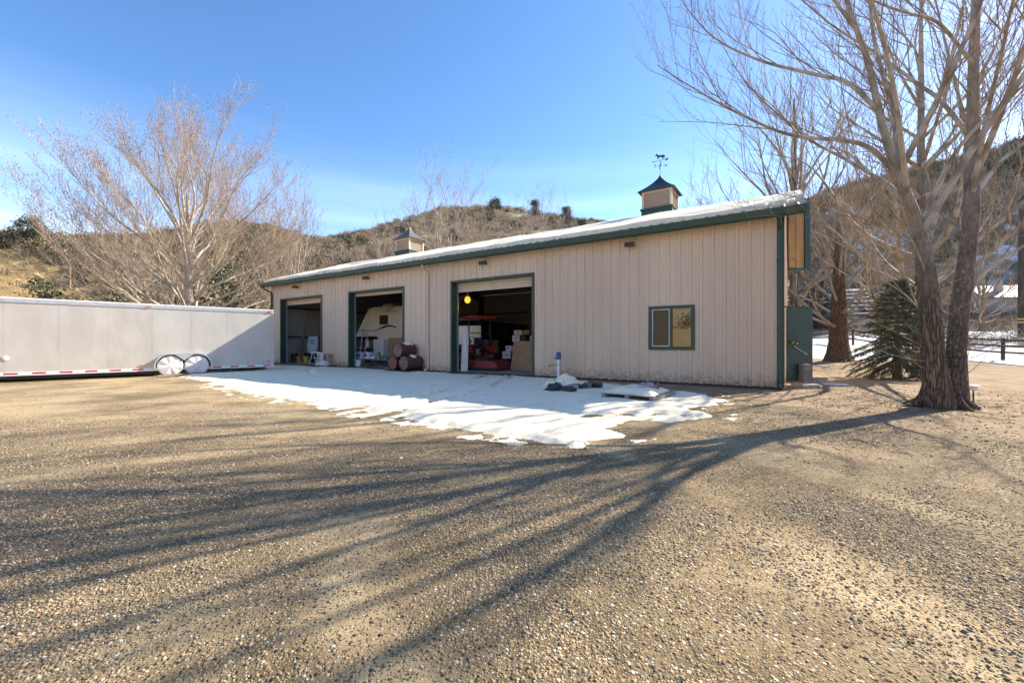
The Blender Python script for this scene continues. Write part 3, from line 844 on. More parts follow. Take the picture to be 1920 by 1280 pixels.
# door openings: green jambs and head, steel tracks, rolled curtains of slats
for i, (a, b) in enumerate(DOORS):
    fr = MB()
    for x0, x1 in ((-b - .03, -b + .055), (-a - .055, -a + .03)):
        fr.box(x0, x1, -.05, .33, .05, DTOP + .03)
    fr.box(-b + .055, -a - .055, -.048, .33, DTOP - .045, DTOP + .028)
    f = fr.build('door_frame', 'green_trim', bld)
    for x0 in (-b + .057, -a - .11): MB().box(x0, x0 + .053, .27, .325, .06, DTOP - .05).build('door_track', 'galvanised', f)
    cur = MB().tube([(-b + .1, .52, DTOP + .28), (-a - .1, .52, DTOP + .28)], .17, 12).build('door_drum', 'siding_trim', f, smooth=True)
    drop = (.36, .15, .28)[i]
    nsl = max(2, round(drop / .085))
    for k in range(nsl):
        z1 = DTOP + .08 - k * (drop + .08) / nsl; z0 = z1 - (drop + .08) / nsl + .006
        MB().prism([(.335, z0), (.322, (z0 + z1) / 2), (.335, z1), (.352, z1), (.352, z0)], -b + .09, -a - .09, 'x').build('slat', 'siding_trim', f)
    zb = DTOP - drop
    MB().box(-b + .09, -a - .09, .325, .365, zb - .05, zb).build('bottom_bar', 'siding_trim', f)
# window
t0, t1, z0, z1 = WIN
wf = MB()
for x0, x1, za, zb in ((-t1 - .05, -t1 + .05, z0 - .05, z1 + .05), (-t0 - .05, -t0 + .05, z0 - .05, z1 + .05), (-t1 + .05, -t0 - .05, z1 - .04, z1 + .05), (-t1 + .05, -t0 - .05, z0 - .05, z0 + .05)):
    wf.box(x0, x1, -.06, .05, za, zb)
mid = (t0 + t1) / 2
wf.box(-mid - .035, -mid + .035, -.05, .05, z0 + .05, z1 - .04)
win = wf.build('window', 'green_trim', bld)
MB().box(-mid + .037, -t0 - .052, -.012, -.006, z0 + .052, z1 - .042).build('pane', 'window_glass', win)
MB().box(-t1 + .052, -mid - .037, .004, .010, z0 + .052, z1 - .042).build('pane', 'screened_glass', win)
fs = MB()
for x0, x1, za, zb in ((-t1 + .052, -t1 + .078, z0 + .052, z1 - .042), (-mid - .063, -mid - .037, z0 + .052, z1 - .042), (-t1 + .078, -mid - .063, z1 - .068, z1 - .042), (-t1 + .078, -mid - .063, z0 + .052, z0 + .078)):
    fs.box(x0, x1, -.03, 0, za, zb)
fs.build('screen_frame', 'white_paint', win)
# downspouts
def downspout(t, m, end=None):
    o = MB()
    y = -.085
    if end == 'far':
        pts = [(-t + .35 - .6, -OE - .05, ez - .2), (-t - .25, -OE + .02, ez - .36), (-t + .07, -.12, ez - .52), (-t + .07, y, ez - .7), (-t + .07, y, .1)]
    else:
        pts = [(-t, -OE - .05, ez - .2), (-t, -OE - .05, ez - .28), (-t, -OE + .10, ez - .40), (-t, y, ez - .52), (-t, y, .22), (-t, y - .05, .12), (-t, y - .2, .06)]
    o.tube(pts, .05, 8)
    d = o.build('downspout', m, bld, smooth=True)
    for z in (1.6, 3.4):
        MB().box(-t - .065 + (.07 if end else 0), -t + .065 + (.07 if end else 0), y - .055, -.03, z, z + .03).build('strap', m, d)
downspout(.06, 'green_trim'); downspout(12.74, 'siding_trim'); downspout(LEN, 'green_trim', 'far')
# steel frame inside: columns, rafters, girts, purlins
for tt in (6.35, 12.7, 19.05):
    for s0 in (.14, WID - .50): MB().box(-tt - .10, -tt + .10, s0, s0 + .36, .055, EAVE - .3).build('column', 'dark_steel', bld)
    r = MB()
    for s0, s1 in ((.15, WID / 2), (WID - .15, WID / 2)):
        r.add([(-tt - .09, s0, EAVE - .62), (-tt + .09, s0, EAVE - .62), (-tt + .09, s1, RIDGE - .5), (-tt - .09, s1, RIDGE - .5),
               (-tt - .09, s0, EAVE - .05), (-tt + .09, s0, EAVE - .05), (-tt + .09, s1, RIDGE - .1), (-tt - .09, s1, RIDGE - .1)],
              [(0,3,2,1),(4,5,6,7),(0,1,5,4),(1,2,6,5),(2,3,7,6),(3,0,4,7)])
    r.build('rafter', 'dark_steel', bld)
for z in (1.55, 3.3):
    MB().box(-LEN + .06, -.06, WID - .28, WID - .062, z, z + .07).build('girt', 'dark_steel', bld)
    MB().box(-LEN + .05, -LEN + .25, .2, WID - .3, z, z + .07).build('girt', 'dark_steel', bld)
for k in range(1, 6):
    for sg in (0, 1):
        s = k * 1.1 if not sg else WID - k * 1.1
        z = EAVE + PITCH * min(s, WID - s) - .12
        MB().box(-LEN + .1, -.1, s - .04, s + .04, z - .1, z + .08).build('purlin', 'dark_steel', bld)
ceil = MB()
ceil.add([(-LEN + .05, .1, EAVE + .02), (-.05, .1, EAVE + .02), (-.05, WID / 2, RIDGE + .02), (-LEN + .05, WID / 2, RIDGE + .02), (-LEN + .05, WID - .1, EAVE + .02), (-.05, WID - .1, EAVE + .02)],
         [(0, 1, 2, 3), (3, 2, 5, 4)])
ceil.build('ceiling_liner', 'liner', bld)

# side door and loft hatch on the near gable, both standing open
def leaf(name, hinge_s, zb, zt, width, ang, m_face, m_edge, thick=.05):
    """door leaf hinged on the gable wall; local x runs along the open leaf"""
    p = bl(-.09, hinge_s, zb)
    q = MB().box(0, width, -thick / 2, thick / 2, 0, zt - zb).build(name, m_face, None, bevel=.004)
    q.parent = bld
    q.location = (.09, hinge_s, zb); q.rotation_euler = (0, 0, R_(ang) - BROT)
    return q
sd = leaf('side_door', 1.55, .12, 2.25, .93, 14.8, 'green_trim', 'green_trim')
MB().tube([(.10, -.03, 1.12), (.10, -.09, 1.12)], .022, 8).lathe([(.0, -.03), (.03, -.02), (.034, .0), (.03, .02), (.0, .03)], 10, (.10, -.11, 1.12)).build('knob', 'brass', sd, smooth=True)
MB().tube([(.24, -.03, 1.10), (.24, -.09, 1.10)], .022, 8).lathe([(.0, -.03), (.03, -.02), (.034, .0), (.03, .02), (.0, .03)], 10, (.24, -.11, 1.10)).build('knob', 'brass', sd, smooth=True)
MB().bar((.02, -.07, 1.18), (.30, -.07, 1.16), .03, .04).build('latch', 'green_trim', sd)
MB().bar((.20, -.06, 1.02), (.62, -.05, .80), .018).bar((.62, -.05, .80), (.70, -.03, .79), .03).build('stay_rod', 'galvanised', sd)
MB().box(-.05, .98, -.05, .05, 2.15, 2.19).build('door_head', 'black_plastic', sd)
lh = leaf('loft_hatch', 1.1, 3.36, 5.28, .64, 12.0, 'varnished_ply', 'green_trim', .04)
lh.location.x = .15
MB().box(.48, .66, -.05, .05, -.06, 1.98).box(.0, .48, -.05, .05, -.06, .0).build('hatch_edging', 'green_trim', lh)
MB().box(.20, .23, -.032, -.02, .06, 1.9).build('batten', 'varnished_ply', lh)
MB().tube([(.12, -.03, .26), (.12, -.08, .26), (.24, -.08, .25), (.24, -.03, .25)], .012, 6).build('hatch_handle', 'galvanised', lh)

# flood lights over the doors
def flood(t, z, label):
    r = empty('flood_light', label, 'wall light', bl(t, -.035, z), BROT, 'flood lights on the workshop wall')
    MB().box(-.05, .05, -.03, 0, -.05, .05).build('mount_plate', 'black_plastic', r)
    MB().tube([(0, -.02, 0), (0, -.12, .02)], .02, 8).build('arm', 'black_plastic', r)
    h = MB().add([(-.13, -.12, .06), (.13, -.12, .06), (.13, -.12, -.03), (-.13, -.12, -.03), (-.16, -.27, .055), (.16, -.27, .055), (.16, -.24, -.09), (-.16, -.24, -.09)],
             [(0,3,2,1),(4,5,6,7),(0,1,5,4),(1,2,6,5),(2,3,7,6),(3,0,4,7)]).build('lamp_head', 'black_plastic', r, bevel=.01)
    MB().add([(-.13, -.145, -.040), (.13, -.145, -.040), (.14, -.235, -.093), (-.14, -.235, -.093)], [(0, 1, 2, 3)]).build('lens', 'lamp_lens', h)
flood(3.99, 4.30, 'small flood light on the tan wall above and left of the window')
flood(9.71, 4.31, 'small black flood light above the nearest open garage door')
flood(16.68, 4.31, 'small black flood light above the middle open garage door')
flood(22.7, 4.31, 'small black flood light above the farthest garage door beside the trailer')

# snow lying on the roof, ragged along the eave
def roof_snow():
    g = np.random.default_rng(5)
    nx, ny = 620, 54
    tt = np.linspace(-OV + .02, LEN + OV - .02, nx); k = np.linspace(0, 1, ny)
    edge = -OE + .02 + .75 * fbm(tt * .8, tt * 0 + 2, 5, .6) ** 2.2 - .13 * sstep(.45, .75, fbm(tt * .9 + 30, tt * 0, 4)) + .10 * (fbm(tt * 4, tt * 0 + 6, 3) - .5)
    edge += 1.1 * sstep(1.0, -.5, tt) * fbm(tt * 3, tt * 0 + 8, 2)
    Y = edge[:, None] + (WID / 2 - .05 - edge[:, None]) * k[None] ** 1.25
    T = np.broadcast_to(tt[:, None], Y.shape)
    th = .12 * sstep(0, .012, k)[None] * (.55 + .9 * fbm(T * .9, Y * .9, 4)) + .012
    th = th - .09 * sstep(.60, .75, fbm(T * 1.4 + 7, Y * 2 + 3, 4)) * sstep(2.2, .2, T) * 1.3
    thin = sstep(.80, 1.0, k)[None] * .05
    Zr = EAVE + .12 + PITCH * Y
    Z = Zr + np.maximum(th - thin, -.03) + .02
    hang = np.clip(-OE - Y, 0, 1)
    Z = Z - hang * .35
    Vv = np.stack([-T, Y, Z], -1)
    low = np.stack([-T[:, :1], Y[:, :1] + .015, Zr[:, :1] - .03 - hang[:, :1] * .9 - .05 * fbm(T[:, :1] * 5, T[:, :1] * 0, 2)], -1)
    Vv = np.concatenate([low, Vv], 1); ny += 1
    i = np.arange(nx * ny).reshape(nx, ny)
    F = np.stack([i[:-1, :-1], i[:-1, 1:], i[1:, 1:], i[1:, :-1]], -1).reshape(-1, 4)
    o = np_mesh('roof_snow', Vv.reshape(-1, 3), F, 'snow', None, True)
    o.location = bl(0, 0, 0); o.rotation_euler = (0, 0, BROT)
    tag(o, 'melting sheet of white snow lying on the workshop roof', 'snow', None, 'stuff')
roof_snow()

# cupolas on the ridge and their weathervanes
def cupola(t, label, m_roof):
    r = empty('cupola', label, 'cupola', bl(t, WID / 2, RIDGE), BROT, 'louvred cupolas on the roof ridge')
    w = .62
    MB().box(-w - .03, w + .03, -w - .03, w + .03, -.45, .28).box(-w - .07, w + .07, -w - .07, w + .07, .24, .31).build('base', 'green_trim', r)
    body = MB()
    for sx in (-1, 1):
        for sy in (-1, 1):
            x, y = sx * (w - .04), sy * (w - .04); body.box(x - .05, x + .05, y - .05, y + .05, .31, 1.05)
    body.box(-w + .09, w - .09, -w + .09, w - .09, .31, 1.05)
    for sy in (-1, 1):
        body.box(-w + .01, w - .01, sy * (w - .04) - .045, sy * (w - .04) + .045, .98, 1.05)
        body.box(sy * (w - .04) - .045, sy * (w - .04) + .045, -w + .01, w - .01, .98, 1.05)
    bo = body.build('louvre_box', 'siding_trim', r)
    for k in range(10):
        z = .325 + k * .065
        for sy in (-1, 1):
            y = sy * (w - .02)
            MB().add([(-w + .09, y - sy * .06, z + .06), (w - .09, y - sy * .06, z + .06), (w - .09, y, z + .012), (-w + .09, y, z + .012), (w - .09, y, z), (-w + .09, y, z)],
                     [(0, 1, 2, 3), (3, 2, 4, 5)]).build('louvre_slat', 'siding_trim', bo)
            MB().add([(y - sy * .06, -w + .09, z + .06), (y - sy * .06, w - .09, z + .06), (y, w - .09, z + .012), (y, -w + .09, z + .012), (y, w - .09, z), (y, -w + .09, z)],
                     [(0, 1, 2, 3), (3, 2, 4, 5)]).build('louvre_slat', 'siding_trim', bo)
    rings = []
    for f in np.linspace(0, 1, 9):
        rings.append(((w + .16) * ((1 - f) ** 1.55 * .88 + (1 - f) * .12) + .012, 1.05 + .86 * f))
    vs = []; fs = []
    for q, (h, z) in enumerate(rings): vs += [(-h, -h, z), (h, -h, z), (h, h, z), (-h, h, z)]
    for q in range(len(rings) - 1):
        for j in range(4): fs.append((q*4+j, q*4+(j+1) % 4, q*4+4+(j+1) % 4, q*4+4+j))
    fs += [(3, 2, 1, 0), tuple(len(vs) - 4 + j for j in range(4))]
    MB().add(vs, fs).build('cupola_roof', m_roof, r)
    return r
cupola(4.66, 'tan louvred cupola with dark flared roof nearest the big bare trees', 'cupola_roof')
cupola(20.4, 'smaller looking tan louvred cupola at the far end of the roof', 'brown_roof')
HORSE = [(-.30,.33),(-.36,.27),(-.33,.24),(-.26,.27),(-.21,.20),(-.20,.13),(-.23,.0),(-.19,.0),(-.16,.11),(-.12,.13),(-.15,.02),(-.11,.02),(-.06,.14),(.10,.15),(.13,.08),(.11,.0),(.15,.0),(.18,.09),(.20,.06),(.24,.01),(.27,.03),(.235,.10),(.24,.20),(.28,.12),(.31,.05),(.33,.12),(.30,.24),(.25,.29),(.18,.30),(.02,.27),(-.12,.28),(-.17,.34),(-.25,.40)]
def flat(poly, y=.006): return MB().prism(poly, -y, y)
def vane(t, label, ang):
    r = empty('weathervane', label, 'weathervane', bl(t, WID / 2, RIDGE + 1.9), ang, 'horse weathervanes on the cupolas')
    r.scale = (.60, .60, .74)
    MB().tube([(0, 0, -.05), (0, 0, .92)], .014, 6).build('rod', 'black_iron', r)
    MB().lathe([(.0, -.05), (.04, -.03), (.05, 0), (.04, .03), (0, .05)], 8, (0, 0, .56)).lathe([(.0, -.03), (.03, 0), (0, .03)], 8, (0, 0, .78)).build('ball', 'black_iron', r, smooth=True)
    a = MB().bar((-.48, 0, .80), (.48, 0, .94), .02, .02)
    a.prism([(.34, .84), (.40, .95), (.56, 1.01), (.52, .955), (.60, .965), (.50, .90), (.52, .86)], -.006, .006)
    a.prism([(-.44, .83), (-.50, .835), (-.58, .785), (-.50, .765), (-.44, .79)], -.006, .006)
    a.build('arrow', 'black_iron', r)
    flat([(x * 1.05, .94 + z * .85) for x, z in HORSE]).build('horse', 'black_iron', r)
    MB().bar((-.34, 0, .56), (.34, 0, .56), .014).build('cross_arm', 'black_iron', r)
    MB().bar((0, -.34, .56), (0, .34, .56), .014).build('cross_arm', 'black_iron', r)
    def letter(strokes, off, rz):
        m = MB()
        for p, q in strokes: m.bar((p[0], 0, p[1]), (q[0], 0, q[1]), .026, .02)
        o = m.build('letter', 'black_iron', r); o.location = off; o.rotation_euler = (0, 0, rz)
    E = [((.05, -.08), (.05, .08)), ((-.05, .08), (.05, .08)), ((-.03, 0), (.05, 0)), ((-.05, -.08), (.05, -.08))]
    Wl = [((-.08, .08), (-.04, -.08)), ((-.04, -.08), (0, .05)), ((0, .05), (.04, -.08)), ((.04, -.08), (.08, .08))]
    Nl = [((-.05, -.08), (-.05, .08)), ((-.05, .08), (.05, -.08)), ((.05, -.08), (.05, .08))]
    Sl = [((.05, .08), (-.05, .08)), ((-.05, .08), (-.05, 0)), ((-.05, 0), (.05, 0)), ((.05, 0), (.05, -.08)), ((.05, -.08), (-.05, -.08))]
    letter(E, (-.40, 0, .56), 0); letter(Wl, (.40, 0, .56), 0); letter(Nl, (0, -.40, .56), R_(90)); letter(Sl, (0, .40, .56), R_(90))
vane(4.66, 'black horse weathervane with letters on the nearer cupola', R_(-12))
vane(20.4, 'black horse weathervane on the far cupola', R_(-75))
# ================================================================== SNOW ON THE YARD
POLY = np.array([(-12.2, 15.9), (-8.75, 12.5), (-6.85, 10.75), (-5.19, 9.43), (-3.9, 8.7), (-2.78, 7.94), (-1.92, 7.0), (-1.27, 6.33), (-.43, 5.78), (.27, 5.32),
                 (.64, 5.1), (1.19, 5.6), (1.9, 6.33), (2.54, 6.9), (3.5, 7.7), (4.6, 9.2), (4.87, 10.3), (3.7, 11.4), (3.2, 12.3), (1.8, 14.2), (.9, 15.1),
                 (-2.5, 17.25), (-4.6, 18.7), (-8.2, 21.0), (-11.4, 22.9), (-12.9, 22.4), (-12.6, 19.0)])
def poly_sdf(X, Y):
    d = np.full(X.shape, 1e9); inside = np.zeros(X.shape, bool)
    n = len(POLY)
    for i in range(n):
        a, b = POLY[i], POLY[(i + 1) % n]
        e = b - a; wx = X - a[0]; wy = Y - a[1]
        t = np.clip((wx * e[0] + wy * e[1]) / (e @ e), 0, 1)
        d = np.minimum(d, np.hypot(wx - e[0] * t, wy - e[1] * t))
        cond = (a[1] > Y) != (b[1] > Y)
        xi = (b[0] - a[0]) * (Y - a[1]) / (b[1] - a[1] + 1e-12) + a[0]
        inside ^= cond & (X < xi)
    return np.where(inside, d, -d)
def seg_dist(X, Y, pts):
    d = np.full(X.shape, 1e9); u = np.zeros(X.shape); acc = 0
    for a, b in zip(pts[:-1], pts[1:]):
        a = np.array(a); b = np.array(b); e = b - a; L = np.linalg.norm(e)
        t = np.clip(((X - a[0]) * e[0] + (Y - a[1]) * e[1]) / L ** 2, 0, 1)
        q = np.hypot(X - a[0] - e[0] * t, Y - a[1] - e[1] * t)
        u = np.where(q < d, acc + t * L, u); d = np.minimum(d, q); acc += L
    return d, u
def yard_snow():
    st = .055
    xs = np.arange(-13.6, 6.2, st); ys = np.arange(4.5, 23.6, st)
    X, Y = np.meshgrid(xs, ys, indexing='ij')
    X = X + (vnoise(X * 9, Y * 9) - .5) * st; Y = Y + (vnoise(X * 9 + 50, Y * 9) - .5) * st
    sd = poly_sdf(X, Y)
    thin = sstep(-1.2, 1.8, X) * sstep(10.5, 7.5, Y)                       # the right front is melting away in patches
    sd = sd + (fbm(X * 1.1, Y * 1.1, 4) - .5) * (.7 + .7 * thin) + (fbm(X * 5, Y * 5, 3) - .5) * .42
    h = .065 * sstep(0, .45, sd) ** .8 * (.75 + .5 * fbm(X * .7, Y * .7, 3))
    h -= .085 * thin * sstep(.47, .66, fbm(X * 1.7 + 20, Y * 2.6, 4)) * sstep(1.6, .5, sd)
    h += (fbm(X * 3, Y * 3, 3) - .5) * .034 + (vnoise(X * 9, Y * 9) - .5) * .014
    # tyre tracks from the nearest door, and footprints
    for pts in ([(-1.0, 16.0), (-1.35, 13.0), (-1.79, 10.5), (-2.6, 8.7), (-3.2, 7.6)], [(.05, 15.6), (-.45, 13.0), (-.95, 10.6), (-1.8, 8.33), (-2.3, 7.0)]):
        d, u = seg_dist(X, Y, pts)
        lug = .5 + .5 * np.sign(np.sin(u * 30 + np.sign(d) * 1.5))
        h -= sstep(.19, .13, d) * (.050 + .050 * lug)
        h += sstep(.09, .0, np.abs(d - .23)) * .024
    for pts in ([(-9.5, 20.6), (-8.2, 17.4), (-6.9, 15.2), (-6.2, 12.6)], [(-3.2, 17.4), (-4.6, 15.1), (-4.4, 13.0), (-3.8, 11.0)]):
        d, u = seg_dist(X, Y, pts)
        h -= sstep(.16, .08, d) * sstep(.0, .5, np.sin(u * 8.5)) * .075
    Z = np.where(h > 0, h, np.maximum(h, -.05)) + terrain(X, Y) - .004
    nx, ny = X.shape
    i = np.arange(nx * ny).reshape(nx, ny)
    F = np.stack([i[:-1, :-1], i[1:, :-1], i[1:, 1:], i[:-1, 1:]], -1).reshape(-1, 4)
    keep = (sd.ravel()[F] > -.35).any(1) & (Z.ravel()[F] > -.02).any(1)
    F = F[keep]; used, inv = np.unique(F, return_inverse=True)
    V = np.stack([X, Y, Z], -1).reshape(-1, 3)[used]
    o = np_mesh('yard_snow', V, inv.reshape(F.shape), 'snow', None, True)
    tag(o, 'patch of old white snow with tyre tracks before the workshop', 'snow', None, 'stuff')
yard_snow()

# ================================================================== ENCLOSED CARGO TRAILER
TD = np.array([.7103, .7039]); TN = np.array([.7039, -.7103])             # along the side towards the rear, out of the side
TR = np.array([-10.40, 18.6])                                             # rear lower corner of the visible side
trl = empty('cargo_trailer', 'long pale grey enclosed cargo trailer parked left of the workshop', 'trailer', (TR[0], TR[1], 0), math.atan2(TD[1], TD[0]))
# local: x towards the rear (0 = rear end), -y out of the visible side
TL, TW, TB, TT = 10.4, 2.45, .30, 2.64
MB().box(-TL, -.01, .012, TW, TB, TT - .04).build('body', 'trailer_skin', trl)
edges = [0, -.62, -1.72, -2.88, -4.06, -5.24, -6.42, -7.6, -8.8, -TL]
for a, b in zip(edges[:-1], edges[1:]):
    p = MB().box(b + .0006, a - .0006, 0, .012, TB + .02, TT - .13).build('panel', 'trailer_skin', trl)
    rv = MB()
    for k in range(44):
        z = TB + .06 + k * .0495
        for dx in (-.022, .022): rv.box(b + dx - .004 + .008 * (dx < 0), b + dx + .004 + .008 * (dx < 0), -.004, 0, z, z + .008)
    tag(rv.build('rivets', 'galvanised', p), kind='stuff')
MB().box(-TL, .01, -.018, .10, TT - .13, TT - .02).build('top_rail', 'aluminium', trl)
MB().box(-TL, .01, .0, TW, TT - .02, TT + .03).build('roof', 'white_paint', trl, bevel=.015)
MB().box(-.05, .02, -.02, .10, TB - .02, TT - .02).build('rear_post', 'trailer_skin', trl)
MB().box(-TL, .0, -.014, .05, TB - .10, TB + .018).build('bottom_rail', 'white_paint', trl)
x = -.10; k = 0
while x > -TL + .2:
    w = .30
    if not (-4.15 < x < -2.1):
        MB().box(x - w, x - .003, -.0175, -.0145, TB - .055, TB - .005).build('reflective_tape', 'red_tape' if k % 2 == 0 else 'white_tape', trl)
    x -= w; k += 1
for x, z in ((-.18, TT - .075), (-4.15, TT - .075), (-7.95, TT - .075), (-4.30, TB + .13)):
    m = 'red_lens' if x > -.3 else 'amber_lens'
    MB().box(x - .07, x + .07, -.05, -.0185, z - .025, z + .025).build('marker_light', m, trl, bevel=.012)
MB().box(-.24, -.16, -.03, -.0005, TB + .12, TB + .16).build('side_light', 'red_lens', trl)
MB().tube([(-7.55, .0, TB + .46), (-7.55, -.02, TB + .46)], .075, 18).tube([(-7.55, -.02, TB + .46), (-7.55, -.03, TB + .46)], .05, 14).build('vent', 'white_paint', trl, smooth=True)
st = MB()
for j, (dx, w) in enumerate([(0, .03), (.05, .02), (.09, .035), (.145, .02), (.18, .03)]): st.box(-.42 + dx, -.42 + dx + w, -.003, -.0005, TB + .22, TB + .26)
tag(st.build('sticker', 'white_paint', trl), 'faded white lettering sticker', kind='stuff')
# double fender with two covered wheels
cx1, cx2, wr = -3.53, -2.72, .37
def arch(r, cxs, z0, zc, n=16):
    out = [(cxs[0] - r, z0)]
    for j in range(n + 1):
        a = math.pi - j / n * math.pi
        if a > math.pi / 2: out.append((cxs[0] + r * math.cos(a), zc + r * math.sin(a)))
    for j in range(n + 1):
        a = math.pi - j / n * math.pi
        if a <= math.pi / 2: out.append((cxs[1] + r * math.cos(a), zc + r * math.sin(a)))
    return out + [(cxs[1] + r, z0)]
zc = .36
outer = arch(.49, (cx1, cx2), .28, zc)
inner = arch(.44, (cx1, cx2), .28, zc)
mb = MB(); n = len(outer)
vs = [(a, -.16, b) for a, b in outer] + [(a, -.16, b) for a, b in inner] + [(a, .0, b) for a, b in outer] + [(a, .0, b) for a, b in inner]
fs = []
for i in range(n - 1):
    fs += [(i, i+1, n+i+1, n+i), (2*n+i, i, i+1, 2*n+i+1)[::-1], (n+i, n+i+1, 3*n+i+1, 3*n+i)]
mb.add(vs, fs).build('fender', 'aluminium', trl, smooth=True)
MB().prism([(cx1 + .12, .80), ((cx1 + cx2) / 2, .57), (cx2 - .12, .80)], -.158, -.14).build('fender_gusset', 'aluminium', trl)
MB().prism(arch(.435, (cx1, cx2), .20, zc), -.012, -.002).build('wheel_well', 'rubber', trl)
for cx in (cx1, cx2):
    wv = MB()
    wv.tube([(cx, .18, wr), (cx, -.02, wr), (cx, -.05, wr)], [.36, .36, .33], 24)
    wo = wv.build('wheel', 'rubber', trl, smooth=True)
    cv = MB(); prof = [(.385, .02), (.388, -.07), (.365, -.115), (.25, -.135), (.0, -.14)]
    nn = 36; vs = []; fs = []
    for r_, y_ in prof:
        for j in range(nn):
            a = j / nn * 2 * math.pi
            zz = max(r_ * math.sin(a), -.325)
            wr_ = .012 * math.sin(a * 7 + cx * 9) * (r_ > .2)
            vs.append((cx + (r_ + wr_ * .4) * math.cos(a), y_ + wr_, wr + zz))
    for q in range(len(prof) - 1):
        for j in range(nn): fs.append((q*nn+j, q*nn+(j+1) % nn, q*nn+nn+(j+1) % nn, q*nn+nn+j))
    cv.add(vs, fs).build('wheel_cover', 'vinyl_white', wo, smooth=True)
MB().box(-TL + .2, -.2, .35, .45, TB - .18, TB - .02).build('frame_rail', 'black_plastic', trl)
MB().box(-TL + .2, -.2, TW - .45, TW - .35, TB - .18, TB - .02).build('frame_rail', 'black_plastic', trl)
MB().box(-1.0, -.7, .3, .5, .02, TB - .10).build('jack_stand', 'black_plastic', trl)
def plank(name, px0, px1, label, w=.2, h=.04, m='old_wood'):
    a = ground_pt(*px0); b = ground_pt(*px1); o = MB().box(0, (b - a).length, -w / 2, w / 2, 0, h).build(name, m, None, bevel=.006)
    o.location = (a.x, a.y, .045); o.rotation_euler = (0, 0, math.atan2(b.y - a.y, b.x - a.x)); return one(o, label, 'plank')
plank('plank', (292, 708), (432, 698), 'narrow board lying along the ground below the trailer wheels', .25)

# ================================================================== DRUMS BY THE MIDDLE DOOR
def drum(t, z, label, lid, snow=None, s0=-1.0, rz=0.0):
    r = empty('oil_drum', label, 'drum', bl(t, s0, z), BROT + rz, 'rusty oil drums stacked by the door')
    R0, Ln = .292, .88
    n = 28
    prof = [(0, R0 - .012), (.012, R0), (.05, R0)]
    for c in (.29, .59):
        prof += [(c - .03, R0), (c - .012, R0 + .012), (c + .012, R0 + .012), (c + .03, R0)]
    prof += [(Ln - .05, R0), (Ln - .012, R0), (Ln, R0 - .012)]
    mb = MB(); vs = [(rr_ * math.cos(j/n*6.28318), y, R0 + rr_ * math.sin(j/n*6.28318)) for y, rr_ in prof for j in range(n)]
    fs = [(i*n+j, i*n+(j+1) % n, (i+1)*n+(j+1) % n, (i+1)*n+j) for i in range(len(prof)-1) for j in range(n)]
    mb.add(vs, fs).build('barrel', 'rust', r, smooth=True)
    MB().tube([(0, .02, R0), (0, .032, R0)], R0 - .008, n).build('lid', lid, r)
    MB().tube([(0, Ln - .032, R0), (0, Ln - .02, R0)], R0 - .008, n).build('lid', 'rust', r)
    MB().tube([(.12, .005, R0 + .14), (.12, .022, R0 + .14)], .035, 10).tube([(-.15, .01, R0 - .13), (-.15, .022, R0 - .13)], .02, 8).build('bung', 'dark_steel', r)
    if snow:
        q = MB(); g = np.random.default_rng(int(t * 100)); nn = 12; vs = []; fs = []
        for i in range(nn):
            for j in range(7):
                a = R_(90 + (j - 3) * 13); f = i / (nn - 1); e = math.sin(math.pi * f) * math.sin(math.pi * j / 6)
                hgt = R0 + .010 + .05 * e * g.uniform(.6, 1.3)
                vs.append((hgt * math.cos(a), snow[0] + (snow[1] - snow[0]) * f + g.normal(0, .01), R0 + hgt * math.sin(a) - (.012 if e < .05 else 0)))
        for i in range(nn - 1):
            for j in range(6): fs.append((i*7+j, i*7+j+1, i*7+8+j, i*7+7+j))
        sn = q.add(vs, fs).build('drum_snow', 'snow', None, smooth=True)
        sn.location = r.location; sn.rotation_euler = r.rotation_euler
        one(sn, 'cap of snow on top of the %s drum' % ('upper' if z > .3 else 'lower right'), 'snow')
    return r
drum(13.92, .10, 'rusty drum with red lid, lower left of the stack of three', 'rust_lid_red')
drum(13.24, .10, 'rusty drum with pale brown lid, lower right of the stack of three', 'rust_lid', (.35, .62))
drum(13.58, .63, 'rusty drum lying on top of the two other drums', 'rust_lid', (.30, .80), -1.03, R_(2))
pl = MB()
for s_ in (-1.05, -.6, -.15): pl.box(-14.25, -12.85, s_ - .05, s_ + .05, .0, .075)
pb = MB().box(-14.25, -12.85, -1.15, -.05, .075, .10)
o = empty('drum_cradle', 'dark timber pallet under the rusty drums', 'pallet', bl(0, 0, 0), BROT)
for s_ in (-1.05, -.6, -.15): MB().box(-14.25, -12.85, s_ - .05, s_ + .05, .0, .074).build('bearer', 'black_plastic', o)
for k in range(9): MB().box(-14.25 + k * .157, -14.25 + k * .157 + .13, -1.2, -.03, .075, .098).build('slat', 'black_plastic', o)

# ================================================================== OUTSIDE BY THE FAR DOOR
def pail(loc, r0, r1, h, m, label, name='bucket', lid=None, cat='bucket', bail=True):
    o = empty(name, label, cat, loc)
    MB().lathe([(r0, 0), (r1, h), (r1 + .008, h), (r1 + .008, h - .03), (r1 - .004, h - .04)], 20).build('body', m, o, smooth=True)
    if lid: MB().lathe([(r1 + .012, h), (r1 + .012, h + .02), (r1 - .03, h + .03)], 20).build('lid', lid, o, smooth=True)
    if bail: MB().tube([((r1 + .01) * math.cos(a), -.05 - .03 * math.sin(a), h - .05 - .08 * math.sin(a)) for a in np.linspace(0, math.pi, 9)], .004, 5).build('handle', 'galvanised', o)
    return o
p = bl(19.55, -.55, 0)
w_ = MB().lathe([(.36, 0), (.37, .04), (.33, .06), (.30, .17), (.36, .20), (.375, .24), (.33, .245), (.2, .15)], 28).build('wheel_rim', 'frost', None, smooth=True)
